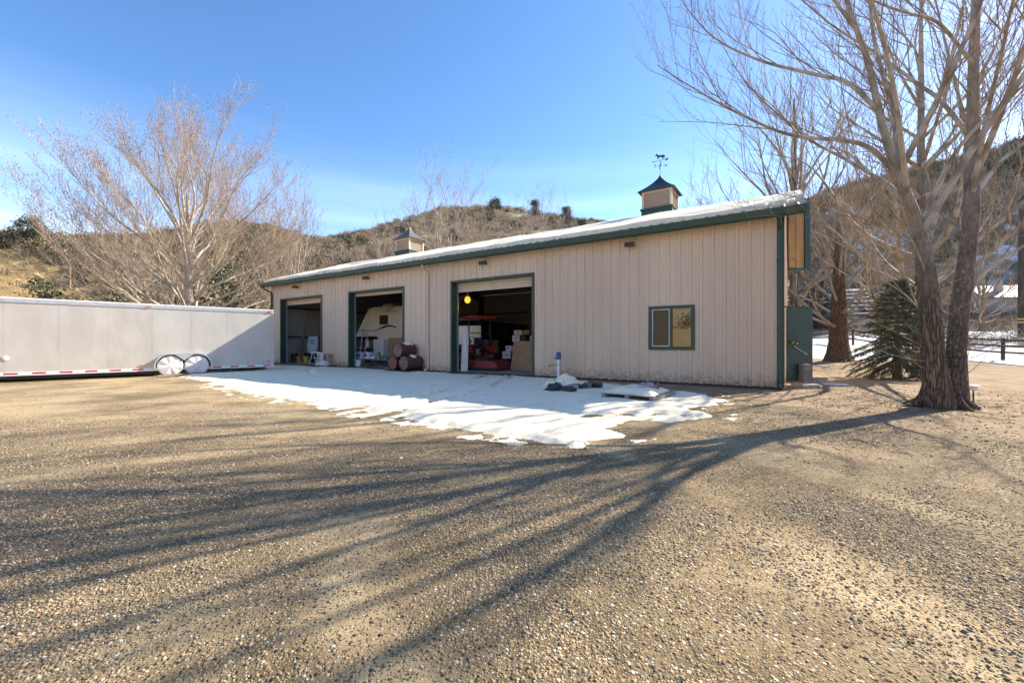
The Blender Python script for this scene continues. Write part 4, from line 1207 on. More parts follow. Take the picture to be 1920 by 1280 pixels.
w_.location = (p.x, p.y, .10); one(w_, 'pale steel wheel rim lying flat under the shiny pail', 'wheel rim')
pail((p.x - .05, p.y, .345), .205, .225, .36, 'galvanised', 'shiny metal pail standing on the wheel rim outside', 'metal_pail', 'white_paint', 'pail')
pail(bl(19.25, -.35, .345), .11, .13, .34, 'cardboard', 'small brown can right of the shiny metal pail', 'can', None, 'can', False)
m_ = MB().box(-.55, .55, -.35, .35, 0, .05).build('rubber_mat', 'black_plastic', None, bevel=.01)
m_.location = bl(19.75, -.75, .055); m_.rotation_euler = (0, 0, BROT); one(m_, 'dark flat mat on the snow under the wheel rim', 'mat')

# ================================================================== INSIDE THE FAR BAY
def bbox(name, t, s, z, dx, dy, dz, m, label, cat, rz=0.0, bevel=.006, group=None):
    o = MB().box(-dx / 2, dx / 2, -dy / 2, dy / 2, 0, dz).build(name, m, None, bevel=bevel)
    o.location = bl(t, s, z); o.rotation_euler = (0, 0, BROT + rz); return one(o, label, cat, group)
FL = .056
pail(bl(24.35, 1.0, FL), .14, .17, .38, 'orange_plastic', 'orange plastic bucket just inside the far door')
pail(bl(24.0, 1.25, FL), .14, .17, .38, 'yellow_plastic', 'yellow plastic bucket beside the orange one')
pail(bl(24.75, .95, FL), .16, .18, .55, 'black_plastic', 'dark bin left of the orange bucket', 'bin', None, 'bin', False)
sk = MB(); vs = []; fs = []
for i, (w, d, z) in enumerate([(.30, .18, 0), (.36, .22, .15), (.37, .20, .45), (.34, .17, .75), (.31, .10, .95), (.30, .03, 1.03)]):
    for j in range(16):
        a = j / 16 * 6.28318; vs.append((w * (abs(math.cos(a)) ** .6) * (1 if math.cos(a) > 0 else -1), d * math.sin(a) + .06 * z, z))
for i in range(5):
    for j in range(16): fs.append((i*16+j, i*16+(j+1) % 16, i*16+16+(j+1) % 16, i*16+16+j))
sk.add(vs, fs)
bag = empty('feed_sack', 'white printed sack standing against the wall in the far bay', 'sack', bl(24.55, 2.0, FL + .55), BROT + R_(30))
sk.build('sack', 'white_box', bag, smooth=True)
for cx, cz in ((.0, .80), (.14, .80), (.07, .70), (.0, .60), (.14, .60)):
    rg = MB(); rg.tube([(cx + .045 * math.cos(a), -.215, cz + .045 * math.sin(a)) for a in np.linspace(0, 6.28, 14)], .009, 4)
    rg.build('printed_ring', 'rv_dark', bag)
bbox('crate', 24.55, 2.0, FL, .8, .6, .55, 'black_plastic', 'dark crate under the printed sack', 'crate')
pn = MB().box(-.75, .75, -.02, .02, 0, 1.25).build('panel_board', 'frost', None); pn.location = bl(24.1, 3.2, FL); pn.rotation_euler = (R_(-8), 0, BROT + R_(40)); one(pn, 'grey board with dark edge leaning inside the far bay', 'board')
po = MB().box(-.06, .06, -.02, .02, 0, 2.9).build('timber', 'old_wood', None); po.location = bl(24.9, 1.3, FL); po.rotation_euler = (R_(-6), R_(9), BROT + R_(50)); one(po, 'long timber leaning on the wall in the far bay', 'timber')
bbox('cardboard_box', 22.6, 2.9, FL, .9, .7, .95, 'cardboard', 'brown carton with a white label inside the far door', 'box', R_(12))
bbox('cardboard_box', 22.25, 2.35, FL + .42, .38, .05, .34, 'white_box', 'white square box against the brown carton', 'box', R_(12))
sh = empty('saw_horse', 'pale metal saw horse standing inside the far door', 'saw horse', bl(22.55, 1.15, FL), BROT)
MB().bar((-.75, 0, .62), (.75, 0, .62), .06, .08).build('beam', 'frost', sh)
for sx in (-.6, .6):
    for sy in (-.22, .22): MB().bar((sx, sy, 0), (sx, sy * .12, .60), .045).build('leg', 'frost', sh)
MB().bar((-.6, 0, .28), (.6, 0, .28), .04).build('stretcher', 'frost', sh)
bbox('tool_box', 22.6, 1.5, FL, .55, .3, .3, 'rust', 'dark red tool box behind the saw horse', 'tool box')

# ================================================================== CAMPER IN THE MIDDLE BAY
rv = empty('fifth_wheel_camper', 'cream fifth wheel camper with dark swooshes parked in the middle bay', 'camper', bl(22.3, 3.0, 0), BROT)
# local x from the nose (0) to the right, y into the building
Y1 = 2.45
side = [(.55, 1.60), (2.55, 1.60), (2.55, .62), (6.5, .62), (6.5, 3.25), (2.2, 3.30), (1.75, 3.22)]
MB().prism(side, .0, Y1).build('body', 'rv_cream', rv, bevel=.03)
cap = MB(); vs = []; fs = []
cs = [(1.85, 3.20), (1.45, 3.12), (1.0, 2.80), (.55, 2.30), (.22, 1.95), (.15, 1.75), (.30, 1.60), (1.30, 1.58)]
edge = [(1.85, 3.20), (1.80, 3.0), (1.70, 2.75), (1.58, 2.45), (1.50, 2.15), (1.48, 1.9), (1.55, 1.7), (1.65, 1.58)]
ny = 9
for j in range(ny):
    f = j / (ny - 1); bulge = math.sin(math.pi * f) ** .55
    for (cx_, cz_), (ex, ez_) in zip(cs, edge): vs.append((ex + (cx_ - ex) * bulge, -.02 + (Y1 + .04) * f, ez_ + (cz_ - ez_) * bulge))
k = len(cs)
for j in range(ny - 1):
    for i in range(k - 1): fs.append((j*k+i, j*k+i+1, (j+1)*k+i+1, (j+1)*k+i))
cap.add(vs, fs).build('nose_cap', 'rv_cap', rv, smooth=True)
MB().box(.25, 1.5, -.028, -.006, 1.93, 1.98).box(1.5, 2.5, -.012, -.002, 1.93, 1.97).build('stripe', 'rv_blue', rv)
MB().box(2.75, 3.45, -.02, .0, 2.28, 2.80).build('window', 'rv_dark', rv, bevel=.006)
def swoosh(pts, w):
    m = MB(); vs = []
    for i, (x_, z_) in enumerate(pts):
        ww = w * math.sin(math.pi * (i + .3) / (len(pts))) + .008
        vs += [(x_, -.008, z_ - ww / 2), (x_, -.008, z_ + ww / 2)]
    m.add(vs, [(2*i, 2*i+2, 2*i+3, 2*i+1) for i in range(len(pts) - 1)]); m.build('swoosh', 'rv_dark', rv)
swoosh([(2.3, 1.86), (2.6, 2.0), (2.95, 2.12), (3.3, 2.19), (3.7, 2.2), (4.1, 2.12)], .075)
swoosh([(2.75, 1.95), (3.1, 2.09), (3.45, 2.18), (3.8, 2.17), (4.2, 2.05)], .06)
swoosh([(3.2, 2.95), (3.5, 3.10), (3.9, 3.2)], .05); swoosh([(3.4, 3.0), (3.8, 2.98), (4.3, 2.99)], .02)
ac = MB().box(2.0, 2.9, .8, 1.6, 3.28, 3.55).build('roof_air_conditioner', 'rv_cap', rv, bevel=.06)
for x_ in (4.4, 5.2):
    wv = MB().tube([(x_, .05, .38), (x_, .3, .38)], .38, 20).build('wheel', 'rubber', rv, smooth=True)
    MB().tube([(x_, .03, .38), (x_, .06, .38)], .2, 16).build('rim', 'white_paint', wv)
MB().box(2.2, 2.3, .3, .4, .06, 1.6).build('landing_leg', 'dark_steel', rv)
# clutter below the camper nose
ck = empty('truck_hitch_frame', 'dark folding frame below the camper nose', 'frame', bl(19.7, 2.0, FL), BROT)
MB().bar((-.9, 0, .1), (-.1, 0, .95), .05).build('strut', 'dark_steel', ck); MB().bar((.9, 0, .1), (.0, 0, .95), .05).build('strut', 'grey_wood', ck); MB().box(-.85, .55, -.03, .03, .86, .94).build('beam', 'old_wood', ck)
MB().add([(-.8, -.2, .35), (.6, -.2, .35), (.3, .5, .9), (-.5, .5, .9)], [(0, 1, 2, 3)]).build('tilted_board', 'dark_steel', ck)
ch = empty('folding_chair', 'white and black folded chair below the camper', 'chair', bl(20.0, 2.6, FL + .6), BROT)
MB().box(-.16, .10, -.03, .03, 0, .75).build('backrest', 'white_box', ch, rot=(0, R_(-10), 0)); MB().box(.1, .95, -.04, .04, .05, .70).build('seat', 'black_plastic', ch)
bbox('cabinet', 18.75, 2.5, FL + .35, .85, .5, 1.0, 'white_paint', 'white cabinet below the camper side', 'cabinet')
bbox('chip_board', 17.35, 2.2, FL, 1.0, .06, 1.45, 'cardboard', 'brown board standing behind the rusty drums', 'board')
for i, (t_, s_, lab) in enumerate(((20.35 - 2.1, .75, 'blue and white carton nearest the left jamb of the middle door'), (17.85, .85, 'blue and white carton, second from the left jamb'), (17.5, .95, 'small blue and white carton right of the two larger ones'))):
    b_ = bbox('printed_carton', t_, s_, FL + .38, .36 if i < 2 else .25, .3, .33 if i < 2 else .25, 'white_box', lab, 'carton', R_(8), group='blue and white cartons in the middle bay')
    MB().tube([(.0, -.151, .17), (.0, -.156, .17)], .085, 12).build('printed_disc', 'blue_print', b_)
    MB().box(-.17 if i < 2 else -.115, -.1, -.155, -.151, .02, .23).build('printed_band', 'blue_print', b_)
bn = empty('work_bench', 'low dark bench carrying cartons and bottles in the middle bay', 'bench', bl(17.2, .9, FL), BROT)
MB().box(-1.25, 1.35, -.28, .3, .33, .375).build('top', 'old_wood', bn)
for sx in (-1.15, 1.25):
    for sy in (-.22, .24): MB().box(sx - .03, sx + .03, sy - .03, sy + .03, 0, .33).build('leg', 'dark_steel', bn)
def bottle(t_, s_, h, r, m, lab, capm='white_box'):
    o = empty('bottle', lab, 'bottle', bl(t_, s_, FL + .376), 0, 'bottles on the low bench')
    MB().lathe([(r, 0), (r, h * .6), (r * .8, h * .72), (r * .3, h * .86), (r * .3, h * .93)], 14).build('body', m, o, smooth=True); MB().lathe([(r * .36, h * .9), (r * .36, h)], 10).build('cap', capm, o)
bottle(16.95, .8, .42, .10, 'green_plastic', 'large green bottle on the low bench', 'frost'); bottle(16.65, .85, .27, .07, 'blue_paint', 'small blue bottle right of the green one'); bottle(16.45, .8, .22, .06, 'green_plastic', 'small green bottle at the right of the bench'); bottle(17.2, .95, .25, .06, 'black_plastic', 'small dark bottle left of the green one')
pail(bl(18.05, .45, FL), .12, .14, .33, 'frost', 'small white bucket on the floor below the cartons', 'bucket')
bbox('small_box', 17.45, .5, FL, .55, .25, .16, 'rust', 'rust brown box on the floor below the bench', 'box')
for k in range(2):
    o = MB().bar((0, 0, 0), (.18 + .1 * k, .12, 1.9 - .2 * k), .03, .05).build('lath', 'grey_wood', None); o.location = bl(18.0 - .14 * k, .42 + .1 * k, FL); o.rotation_euler = (0, 0, BROT); one(o, ('thin lath leaning on the left jamb of the middle door', 'second shorter lath leaning beside the left jamb of the middle door')[k], 'lath')

# ================================================================== NEAREST BAY: TRACTOR, STOCK TRAILER, BOXES
tr = empty('compact_tractor', 'red tractor with canopy and mower inside the nearest door', 'tractor', bl(12.35, 2.5, FL), BROT + R_(155))
# local x forward
MB().box(.2, 1.5, -.28, .28, .55, 1.10).box(1.35, 1.75, -.25, .25, .6, 1.0).build('bonnet', 'tractor_red', tr, bevel=.05)
MB().box(-.6, .9, -.2, .2, .35, .62).build('chassis', 'black_plastic', tr)
for sx, r_, w in ((-.35, .52, .28), (1.25, .34, .2)):
    for sy in (-1, 1):
        y = sy * (.62 if r_ > .4 else .52)
        wv = MB().tube([(sx, y - w / 2, r_), (sx, y - w / 2 + .03, r_), (sx, y + w / 2 - .03, r_), (sx, y + w / 2, r_)], [r_ - .05, r_, r_, r_ - .05], 22).build('wheel', 'rubber', tr, smooth=True)
        MB().tube([(sx, y - w / 2 - .01, r_), (sx, y + w / 2 + .01, r_)], r_ * .5, 14).build('rim', 'tractor_red', wv)
MB().prism([(-.9, .75), (-.85, 1.0), (-.35, 1.14), (.1, 1.0), (.15, .75), (-.3, .95)], -.75, -.45).build('mudguard', 'tractor_red', tr); MB().prism([(-.9, .75), (-.85, 1.0), (-.35, 1.14), (.1, 1.0), (.15, .75), (-.3, .95)], .45, .75).build('mudguard', 'tractor_red', tr)
MB().box(-.55, -.1, -.24, .24, .9, 1.02).box(-.62, -.5, -.22, .22, 1.0, 1.42).build('seat', 'black_plastic', tr, bevel=.03)
MB().tube([(.35, 0, 1.05), (.15, 0, 1.32)], .02, 6).tube([(.15 + .0, .17 * math.cos(a), 1.34 + .10 * math.sin(a)) for a in np.linspace(0, 6.28, 14)], .014, 6).build('steering_wheel', 'black_plastic', tr)
for sy in (-.55, .55):
    MB().tube([(-.75, sy, .95), (-.8, sy, 1.25), (-.68, sy, 1.5), (-.68, sy, 2.3)], .035, 8).build('canopy_post', 'dark_steel', tr, smooth=True)
MB().box(-1.05, .75, -.7, .7, 2.28, 2.40).build('canopy', 'tractor_red', tr, bevel=.04)
MB().tube([(-.8, -.6, 1.62), (-.8, .6, 1.62)], .02, 6).build('roll_bar', 'dark_steel', tr)
hoses = [MB().tube([(-.6, y, .9), (-.95, y - .1, 1.15 + .1 * k), (-1.2, y, 1.0), (-1.15, y + .1, .7)], .012, 6) for k, y in enumerate((-.2, 0, .2))]
for h in hoses: h.build('hose', 'black_plastic', tr, smooth=True)
md = empty('mower_deck', 'dusty red mower deck on the floor inside the nearest door', 'mower', bl(11.05, 1.75, FL), BROT + R_(4))
MB().prism([(-.95, .06), (-.95, .22), (-.75, .42), (.75, .42), (.98, .25), (.98, .06)], -.65, .65).build('deck', 'dusty_red', md, bevel=.02)
MB().box(-.93, .96, -.70, -.655, .04, .14).build('skirt', 'rubber', md); MB().bar((-.5, 0, .44), (.2, .3, .62), .06).build('hitch', 'dusty_red', md); MB().box(-.15, .2, -.2, .15, .421, .56).build('gear_box', 'dark_steel', md, bevel=.02)
# stock trailer
hx = bl(13.2, 4.3, 0); hd = bl(14.8, 11.6, 0) - hx; hd.normalize()
ht = empty('horse_trailer', 'white and dark aluminium horse trailer parked deep inside the nearest bay', 'trailer', hx, math.atan2(hd.y, hd.x))
# local x away from the door, +y to the left
MB().prism([(0, .45), (0, 2.15), (.25, 2.42), (6.9, 2.42), (6.9, .45)], .0, 2.0).build('body', 'rv_dark', ht, bevel=.03)
MB().prism([(-.015, .5), (-.015, 2.12), (.2, 2.36), (.2, 2.3), (.0, 2.1), (.0, .5)], .05, 1.95).build('nose_sheet', 'galvanised', ht)
MB().box(.25, 2.2, -.012, .0, .62, 1.40).build('side_panel', 'frost', ht)
MB().box(.0, 6.95, -.05, 2.05, 2.42, 2.50).build('roof', 'frost', ht, bevel=.02)
for k in range(4):
    MB().box(.75 + k * 1.2, 1.35 + k * 1.2, -.02, -.002, 1.48, 2.02).build('window', 'window_glass', ht)
    for j in range(4): MB().box(.85 + k * 1.2 + j * .12, .87 + k * 1.2 + j * .12, -.04, -.021, 1.48, 2.02).build('window_bar', 'dark_steel', ht)
MB().box(.9, 1.35, -.03, -.013, 1.18, 1.48).build('feed_door', 'rv_dark', ht)
for k in range(3): MB().box(.8 + k * 1.4, 1.2 + k * 1.4, .8, 1.2, 2.50, 2.60).build('roof_vent', 'dark_steel', ht, bevel=.02)
for x_ in (3.6, 4.5):
    wv = MB().tube([(x_, -.05, .38), (x_, .2, .38)], .37, 20).build('wheel', 'rubber', ht, smooth=True); MB().tube([(x_, -.06, .38), (x_, -.03, .38)], .2, 16).build('rim', 'galvanised', wv)
MB().box(-.9, 0, .9, 1.1, .45, .55).box(.3, .4, .9, 1.1, .06, .45).build('tongue', 'dark_steel', ht)
# file boxes heaped beside it
BX = [(10.95, 4.2, .0, .40, 'cardboard'), (10.45, 4.2, .0, .40, 'black_plastic'), (10.05, 4.1, .0, .42, 'cardboard'), (11.35, 3.9, .42, .36, 'white_box'), (10.9, 4.2, .41, .40, 'cardboard'), (10.4, 4.15, .41, .36, 'white_box'), (10.0, 4.3, .43, .40, 'black_plastic'),
      (11.3, 4.15, .75, .30, 'white_box'), (10.85, 4.3, .82, .40, 'cardboard'), (10.35, 4.3, .80, .36, 'cardboard'), (9.95, 4.3, .84, .36, 'white_box'), (11.05, 4.35, 1.23, .32, 'white_box'), (10.6, 4.35, 1.23, .34, 'black_plastic'), (10.0, 4.3, 1.21, .30, 'white_box'), (11.0, 4.4, 1.56, .24, 'white_box'), (10.55, 4.4, 1.58, .22, 'cardboard'), (10.0, 4.4, 1.52, .22, 'cardboard'), (10.15, 3.55, .0, .30, 'white_box')]
where = ['at the bottom left of the heap', 'at the bottom of the heap, second from left', 'at the bottom right of the heap', 'low at the left edge of the heap', 'in the second row of the heap', 'low in the middle of the heap with dark hand hole', 'in the second row at right', 'with a lid at the left edge, above another white one', 'open, in the middle of the heap', 'at half height right of the middle', 'at half height at the right edge', 'high at the left of the heap', 'high in the middle of the heap', 'high at the right edge of the heap', 'on the very top at left', 'on the very top in the middle', 'on the very top at right', 'on the floor in front of the heap']
gq = np.random.default_rng(21)
for (t_, s_, z_, h_, m), wh in zip(BX, where):
    b_ = bbox('file_box', t_, s_, FL + z_, .40, .34, h_ - .01, m, {'white_box': 'white', 'cardboard': 'brown', 'black_plastic': 'dark'}[m] + ' file box ' + wh, 'box', R_(float(gq.normal(0, 12))), group='file boxes heaped in the nearest bay')
    if m == 'white_box':
        MB().box(-.207, .207, -.177, .177, h_ - .09, h_ - .005).build('lid', 'white_box', b_); MB().box(-.06, .06, -.181, -.178, h_ * .45, h_ * .45 + .04).build('hand_hole', 'rv_dark', b_)
pw = MB().box(-.72, .72, -.012, .012, 0, 1.28).build('plywood_sheet', 'plywood', None); pw.location = bl(9.35, 2.2, FL); pw.rotation_euler = (R_(-12), 0, BROT + R_(-4)); one(pw, 'brown plywood sheet leaning inside the nearest door at right', 'plywood')
for k in range(2):
    pv = MB().box(-.11, .11, -.012, .012, 0, 1.72 - .04 * k).build('white_board', 'frost', None); pv.location = bl(11.28 - .05 * k, .50 + .06 * k, FL); pv.rotation_euler = (R_(-5 - k), 0, BROT + R_(14 + 10 * k)); one(pv, ('white board leaning at the left jamb of the nearest door', 'pale board right behind the white board at the left jamb')[k], 'board')
bbox('storage_trunk', 12.0, 4.0, FL, 1.3, .5, .7, 'black_plastic', 'dark trunk between tractor and file boxes', 'trunk')
# hanging yellow lamp, lit
lp = empty('hanging_lamp', 'round yellow lamp glowing inside the top of the nearest door', 'lamp', bl(11.25, .75, 3.05), 0)
MB().lathe([(.03, -.13), (.085, -.11), (.125, -.045), (.13, .03), (.10, .10), (.05, .13)], 18).build('globe', 'lamp_yellow', lp, smooth=True)
MB().lathe([(.06, .13), (.12, .14), (.12, .155), (.03, .18), (.012, .75)], 14).build('lamp_cap', 'brass', lp, smooth=True)
ld = bpy.data.lights.new('lamp_glow', 'POINT'); ld.energy = 2.0; ld.color = (1, .6, .12); ld.shadow_soft_size = .12
lo = bpy.data.objects.new('lamp_glow', ld); COL.objects.link(lo); lo.parent = lp; lo.location = (0, 0, -.28)

# ================================================================== ALONG THE FRONT WALL
hy = empty('yard_hydrant', 'white water standpipe with blue pump head by the wall', 'hydrant', bl(6.33, -.5, 0), BROT)
MB().tube([(0, 0, -.05), (0, 0, .68)], .045, 12).build('pipe', 'pvc_white', hy, smooth=True)
MB().box(-.06, .07, -.06, .06, .68, .93).prism([(-.06, .75), (-.15, .76), (-.16, .70), (-.06, .69)], -.03, .03).build('head', 'blue_paint', hy, bevel=.015)
MB().bar((.0, 0, .94), (.11, 0, .80), .03).build('lever', 'blue_paint', hy)
MB().tube([(.10, 0, .50), (-.20, 0, .50)], .018, 8).tube([(-.2, 0, .5), (-.29, -.02, .48), (-.36, -.02, .44)], .02, 8).build('tap', 'old_wood', hy, smooth=True)
MB().tube([(-.18, 0, .46), (-.18, 0, .56)], .025, 8).build('valve', 'brass', hy)

def mound(name, cx, cy, rx, ry, h, rz, seed, m, label, cat, kind='stuff'):
    n = 46; g = np.linspace(-1, 1, n); A, B = np.meshgrid(g, g, indexing='ij'); r = np.hypot(A, B)
    Z = h * sstep(1, .15, r + (fbm(A * 2 + seed, B * 2, 3) - .5) * .5) * (.7 + .7 * fbm(A * 3 + seed, B * 3, 3)) - .02
    c, s = math.cos(rz), math.sin(rz); X = A * rx; Y = B * ry
    V = np.stack([cx + X * c - Y * s, cy + X * s + Y * c, Z], -1).reshape(-1, 3)
    i = np.arange(n * n).reshape(n, n); F = np.stack([i[:-1, :-1], i[1:, :-1], i[1:, 1:], i[:-1, 1:]], -1).reshape(-1, 4)
    o = np_mesh(name, V, F, m, None, True); return tag(o, label, cat, None, kind)
c_ = ground_pt(1062, 728)
mound('snow_mound', c_.x - .02, c_.y + .15, .75, .62, .34, BROT, 3, 'snow', 'rounded heap of snow over dark rubble beside the standpipe', 'snow')
gq = np.random.default_rng(12)
for k in range(16):
    a = gq.uniform(-.75, .85); w = gq.uniform(.08, .2)
    q = MB().box(-w, w, -w * .6, w * .6, 0, w * gq.uniform(.25, .7)).build('rubble', ('black_plastic', 'dark_steel', 'grey_wood')[k % 3], None, bevel=.012)
    px = 1030 + (a + .75) * 56; q.location = ground_pt(px, 733 + gq.uniform(-5, 5)) + Vector((0, 0, .05)); q.rotation_euler = (gq.normal(0, .25), gq.normal(0, .25), gq.uniform(0, 3))
    one(q, 'dark broken piece sticking out of the snow heap', 'rubble', 'rubble in the snow heap')
pa = ground_pt(1128, 749); pbn = ground_pt(1217, 757); ang = math.atan2(pbn.y - pa.y, pbn.x - pa.x)
pal = empty('wooden_pallet', 'weathered pallet half covered in snow before the wall', 'pallet', (pa.x, pa.y, .03), ang)
for k in range(8): MB().box(.0, 1.15, k * .185, k * .185 + .14, .105, .125).build('slat', 'grey_wood', pal)
for x_ in (.0, .53, 1.06): MB().box(x_, x_ + .09, -.005, 1.44, .0, .104).build('bearer', 'grey_wood', pal)
n = 40; g1 = np.linspace(0, 1, n); A, B = np.meshgrid(g1, g1, indexing='ij')
e_ = np.minimum(np.minimum(A, 1 - A * .97), np.minimum(B, 1 - B)); Zs = .127 + .10 * sstep(0, .22, e_ + (fbm(A * 5, B * 5, 3) - .5) * .14) * (.5 + fbm(A * 3, B * 3, 3)) - .03 * sstep(.72, 1, A + (fbm(A * 6, B * 6 + 9, 3) - .5) * .4)
i = np.arange(n * n).reshape(n, n); F = np.stack([i[:-1, :-1], i[1:, :-1], i[1:, 1:], i[:-1, 1:]], -1).reshape(-1, 4)
ps = np_mesh('pallet_snow', np.stack([A * 1.12 - .0, B * 1.45, Zs], -1).reshape(-1, 3), F, 'snow', None, True); ps.location = (pa.x, pa.y, .03); ps.rotation_euler = (0, 0, ang)
tag(ps, 'snow lying on the wooden pallet', 'snow', None, 'stuff')
rs = empty('red_shovel', 'bright red plastic tool lying on the snowy pallet', 'shovel', (pa.x, pa.y, .24), ang)
MB().prism([(.62, .5), (1.02, .72), (.98, .82), (.78, .80), (.55, .56)], .0, .035, 'z').build('blade', 'red_plastic', rs, bevel=.012)
MB().tube([(.60, .53, .02), (.42, .44, .03)], .018, 8).build('handle', 'black_plastic', rs)
wr_ = empty('wire_bundle', 'tangle of bluish wire at the back of the pallet', 'wire', (pa.x, pa.y, .22), ang)
for k in range(7):
    cx, cy = .62 + gq.normal(0, .08), 1.12 + gq.normal(0, .08); ra = gq.uniform(.08, .17)
    MB().tube([(cx + ra * math.cos(a), cy + ra * math.sin(a), .06 + .05 * math.sin(2 * a + k)) for a in np.linspace(0, 6.28, 16)], .007, 5).build('wire_loop', 'galvanised', wr_)

# ---- blocks and stump by the side door
def px_obj(o, px, py, z=0.0, rz=0.0):
    p = ground_pt(px, py); o.location = (p.x, p.y, z); o.rotation_euler = (0, 0, rz); return o
stp = MB(); stp.lathe([(.155, 0), (.16, .1), (.152, .25), (.158, .40), (.15, .52)], 22)
for i, v in enumerate(stp.v):
    a = math.atan2(v[1], v[0]); k = 1 + .05 * math.sin(a * 5) + .03 * math.sin(a * 11 + v[2] * 9); stp.v[i] = (v[0] * k, v[1] * k, v[2])
one(px_obj(stp.build('log_stump', 'grey_wood', None, smooth=True), 1509, 722, .10), 'upright grey log standing on a block by the green door', 'log')
def rough_block(name, sx, sy, sz, px, py, rz, label, z=0.0, m='stone_block'):
    o = MB().box(-sx / 2, sx / 2, -sy / 2, sy / 2, 0, sz).build(name, m, None, bevel=.02); return one(px_obj(o, px, py, z, rz), label, 'block')
rough_block('stone_slab', .62, .40, .11, 1511, 727, .25, 'flat stone slab under the upright grey log')
rough_block('concrete_block', .5, .2, .19, 1532, 719, -.3, 'concrete block lying right of the upright log')
rough_block('concrete_block', .5, .3, .17, 1491, 716, -.5, 'concrete step block below the open green door')
rough_block('cobble', .12, .1, .07, 1537, 728, .6, 'small stone right of the flat slab')
rough_block('corrugated_pad', .62, .2, .05, 1566, 722, -.35, 'pale ridged strip lying on the dirt beyond the blocks', 0, 'frost')
pth = empty('path_light', 'small garden path light standing right of the big tree', 'garden light', ground_pt(1825, 755), 0)
MB().tube([(0, 0, -.05), (0, 0, .25)], .014, 8).build('stake', 'black_plastic', pth)
MB().lathe([(.035, .25), (.06, .27), (.062, .33), (.05, .34)], 14).build('lens', 'vinyl_white', pth, smooth=True)
MB().lathe([(.10, .335), (.085, .36), (.03, .375), (.0, .378)], 14).build('lamp_cap', 'frost', pth, smooth=True)
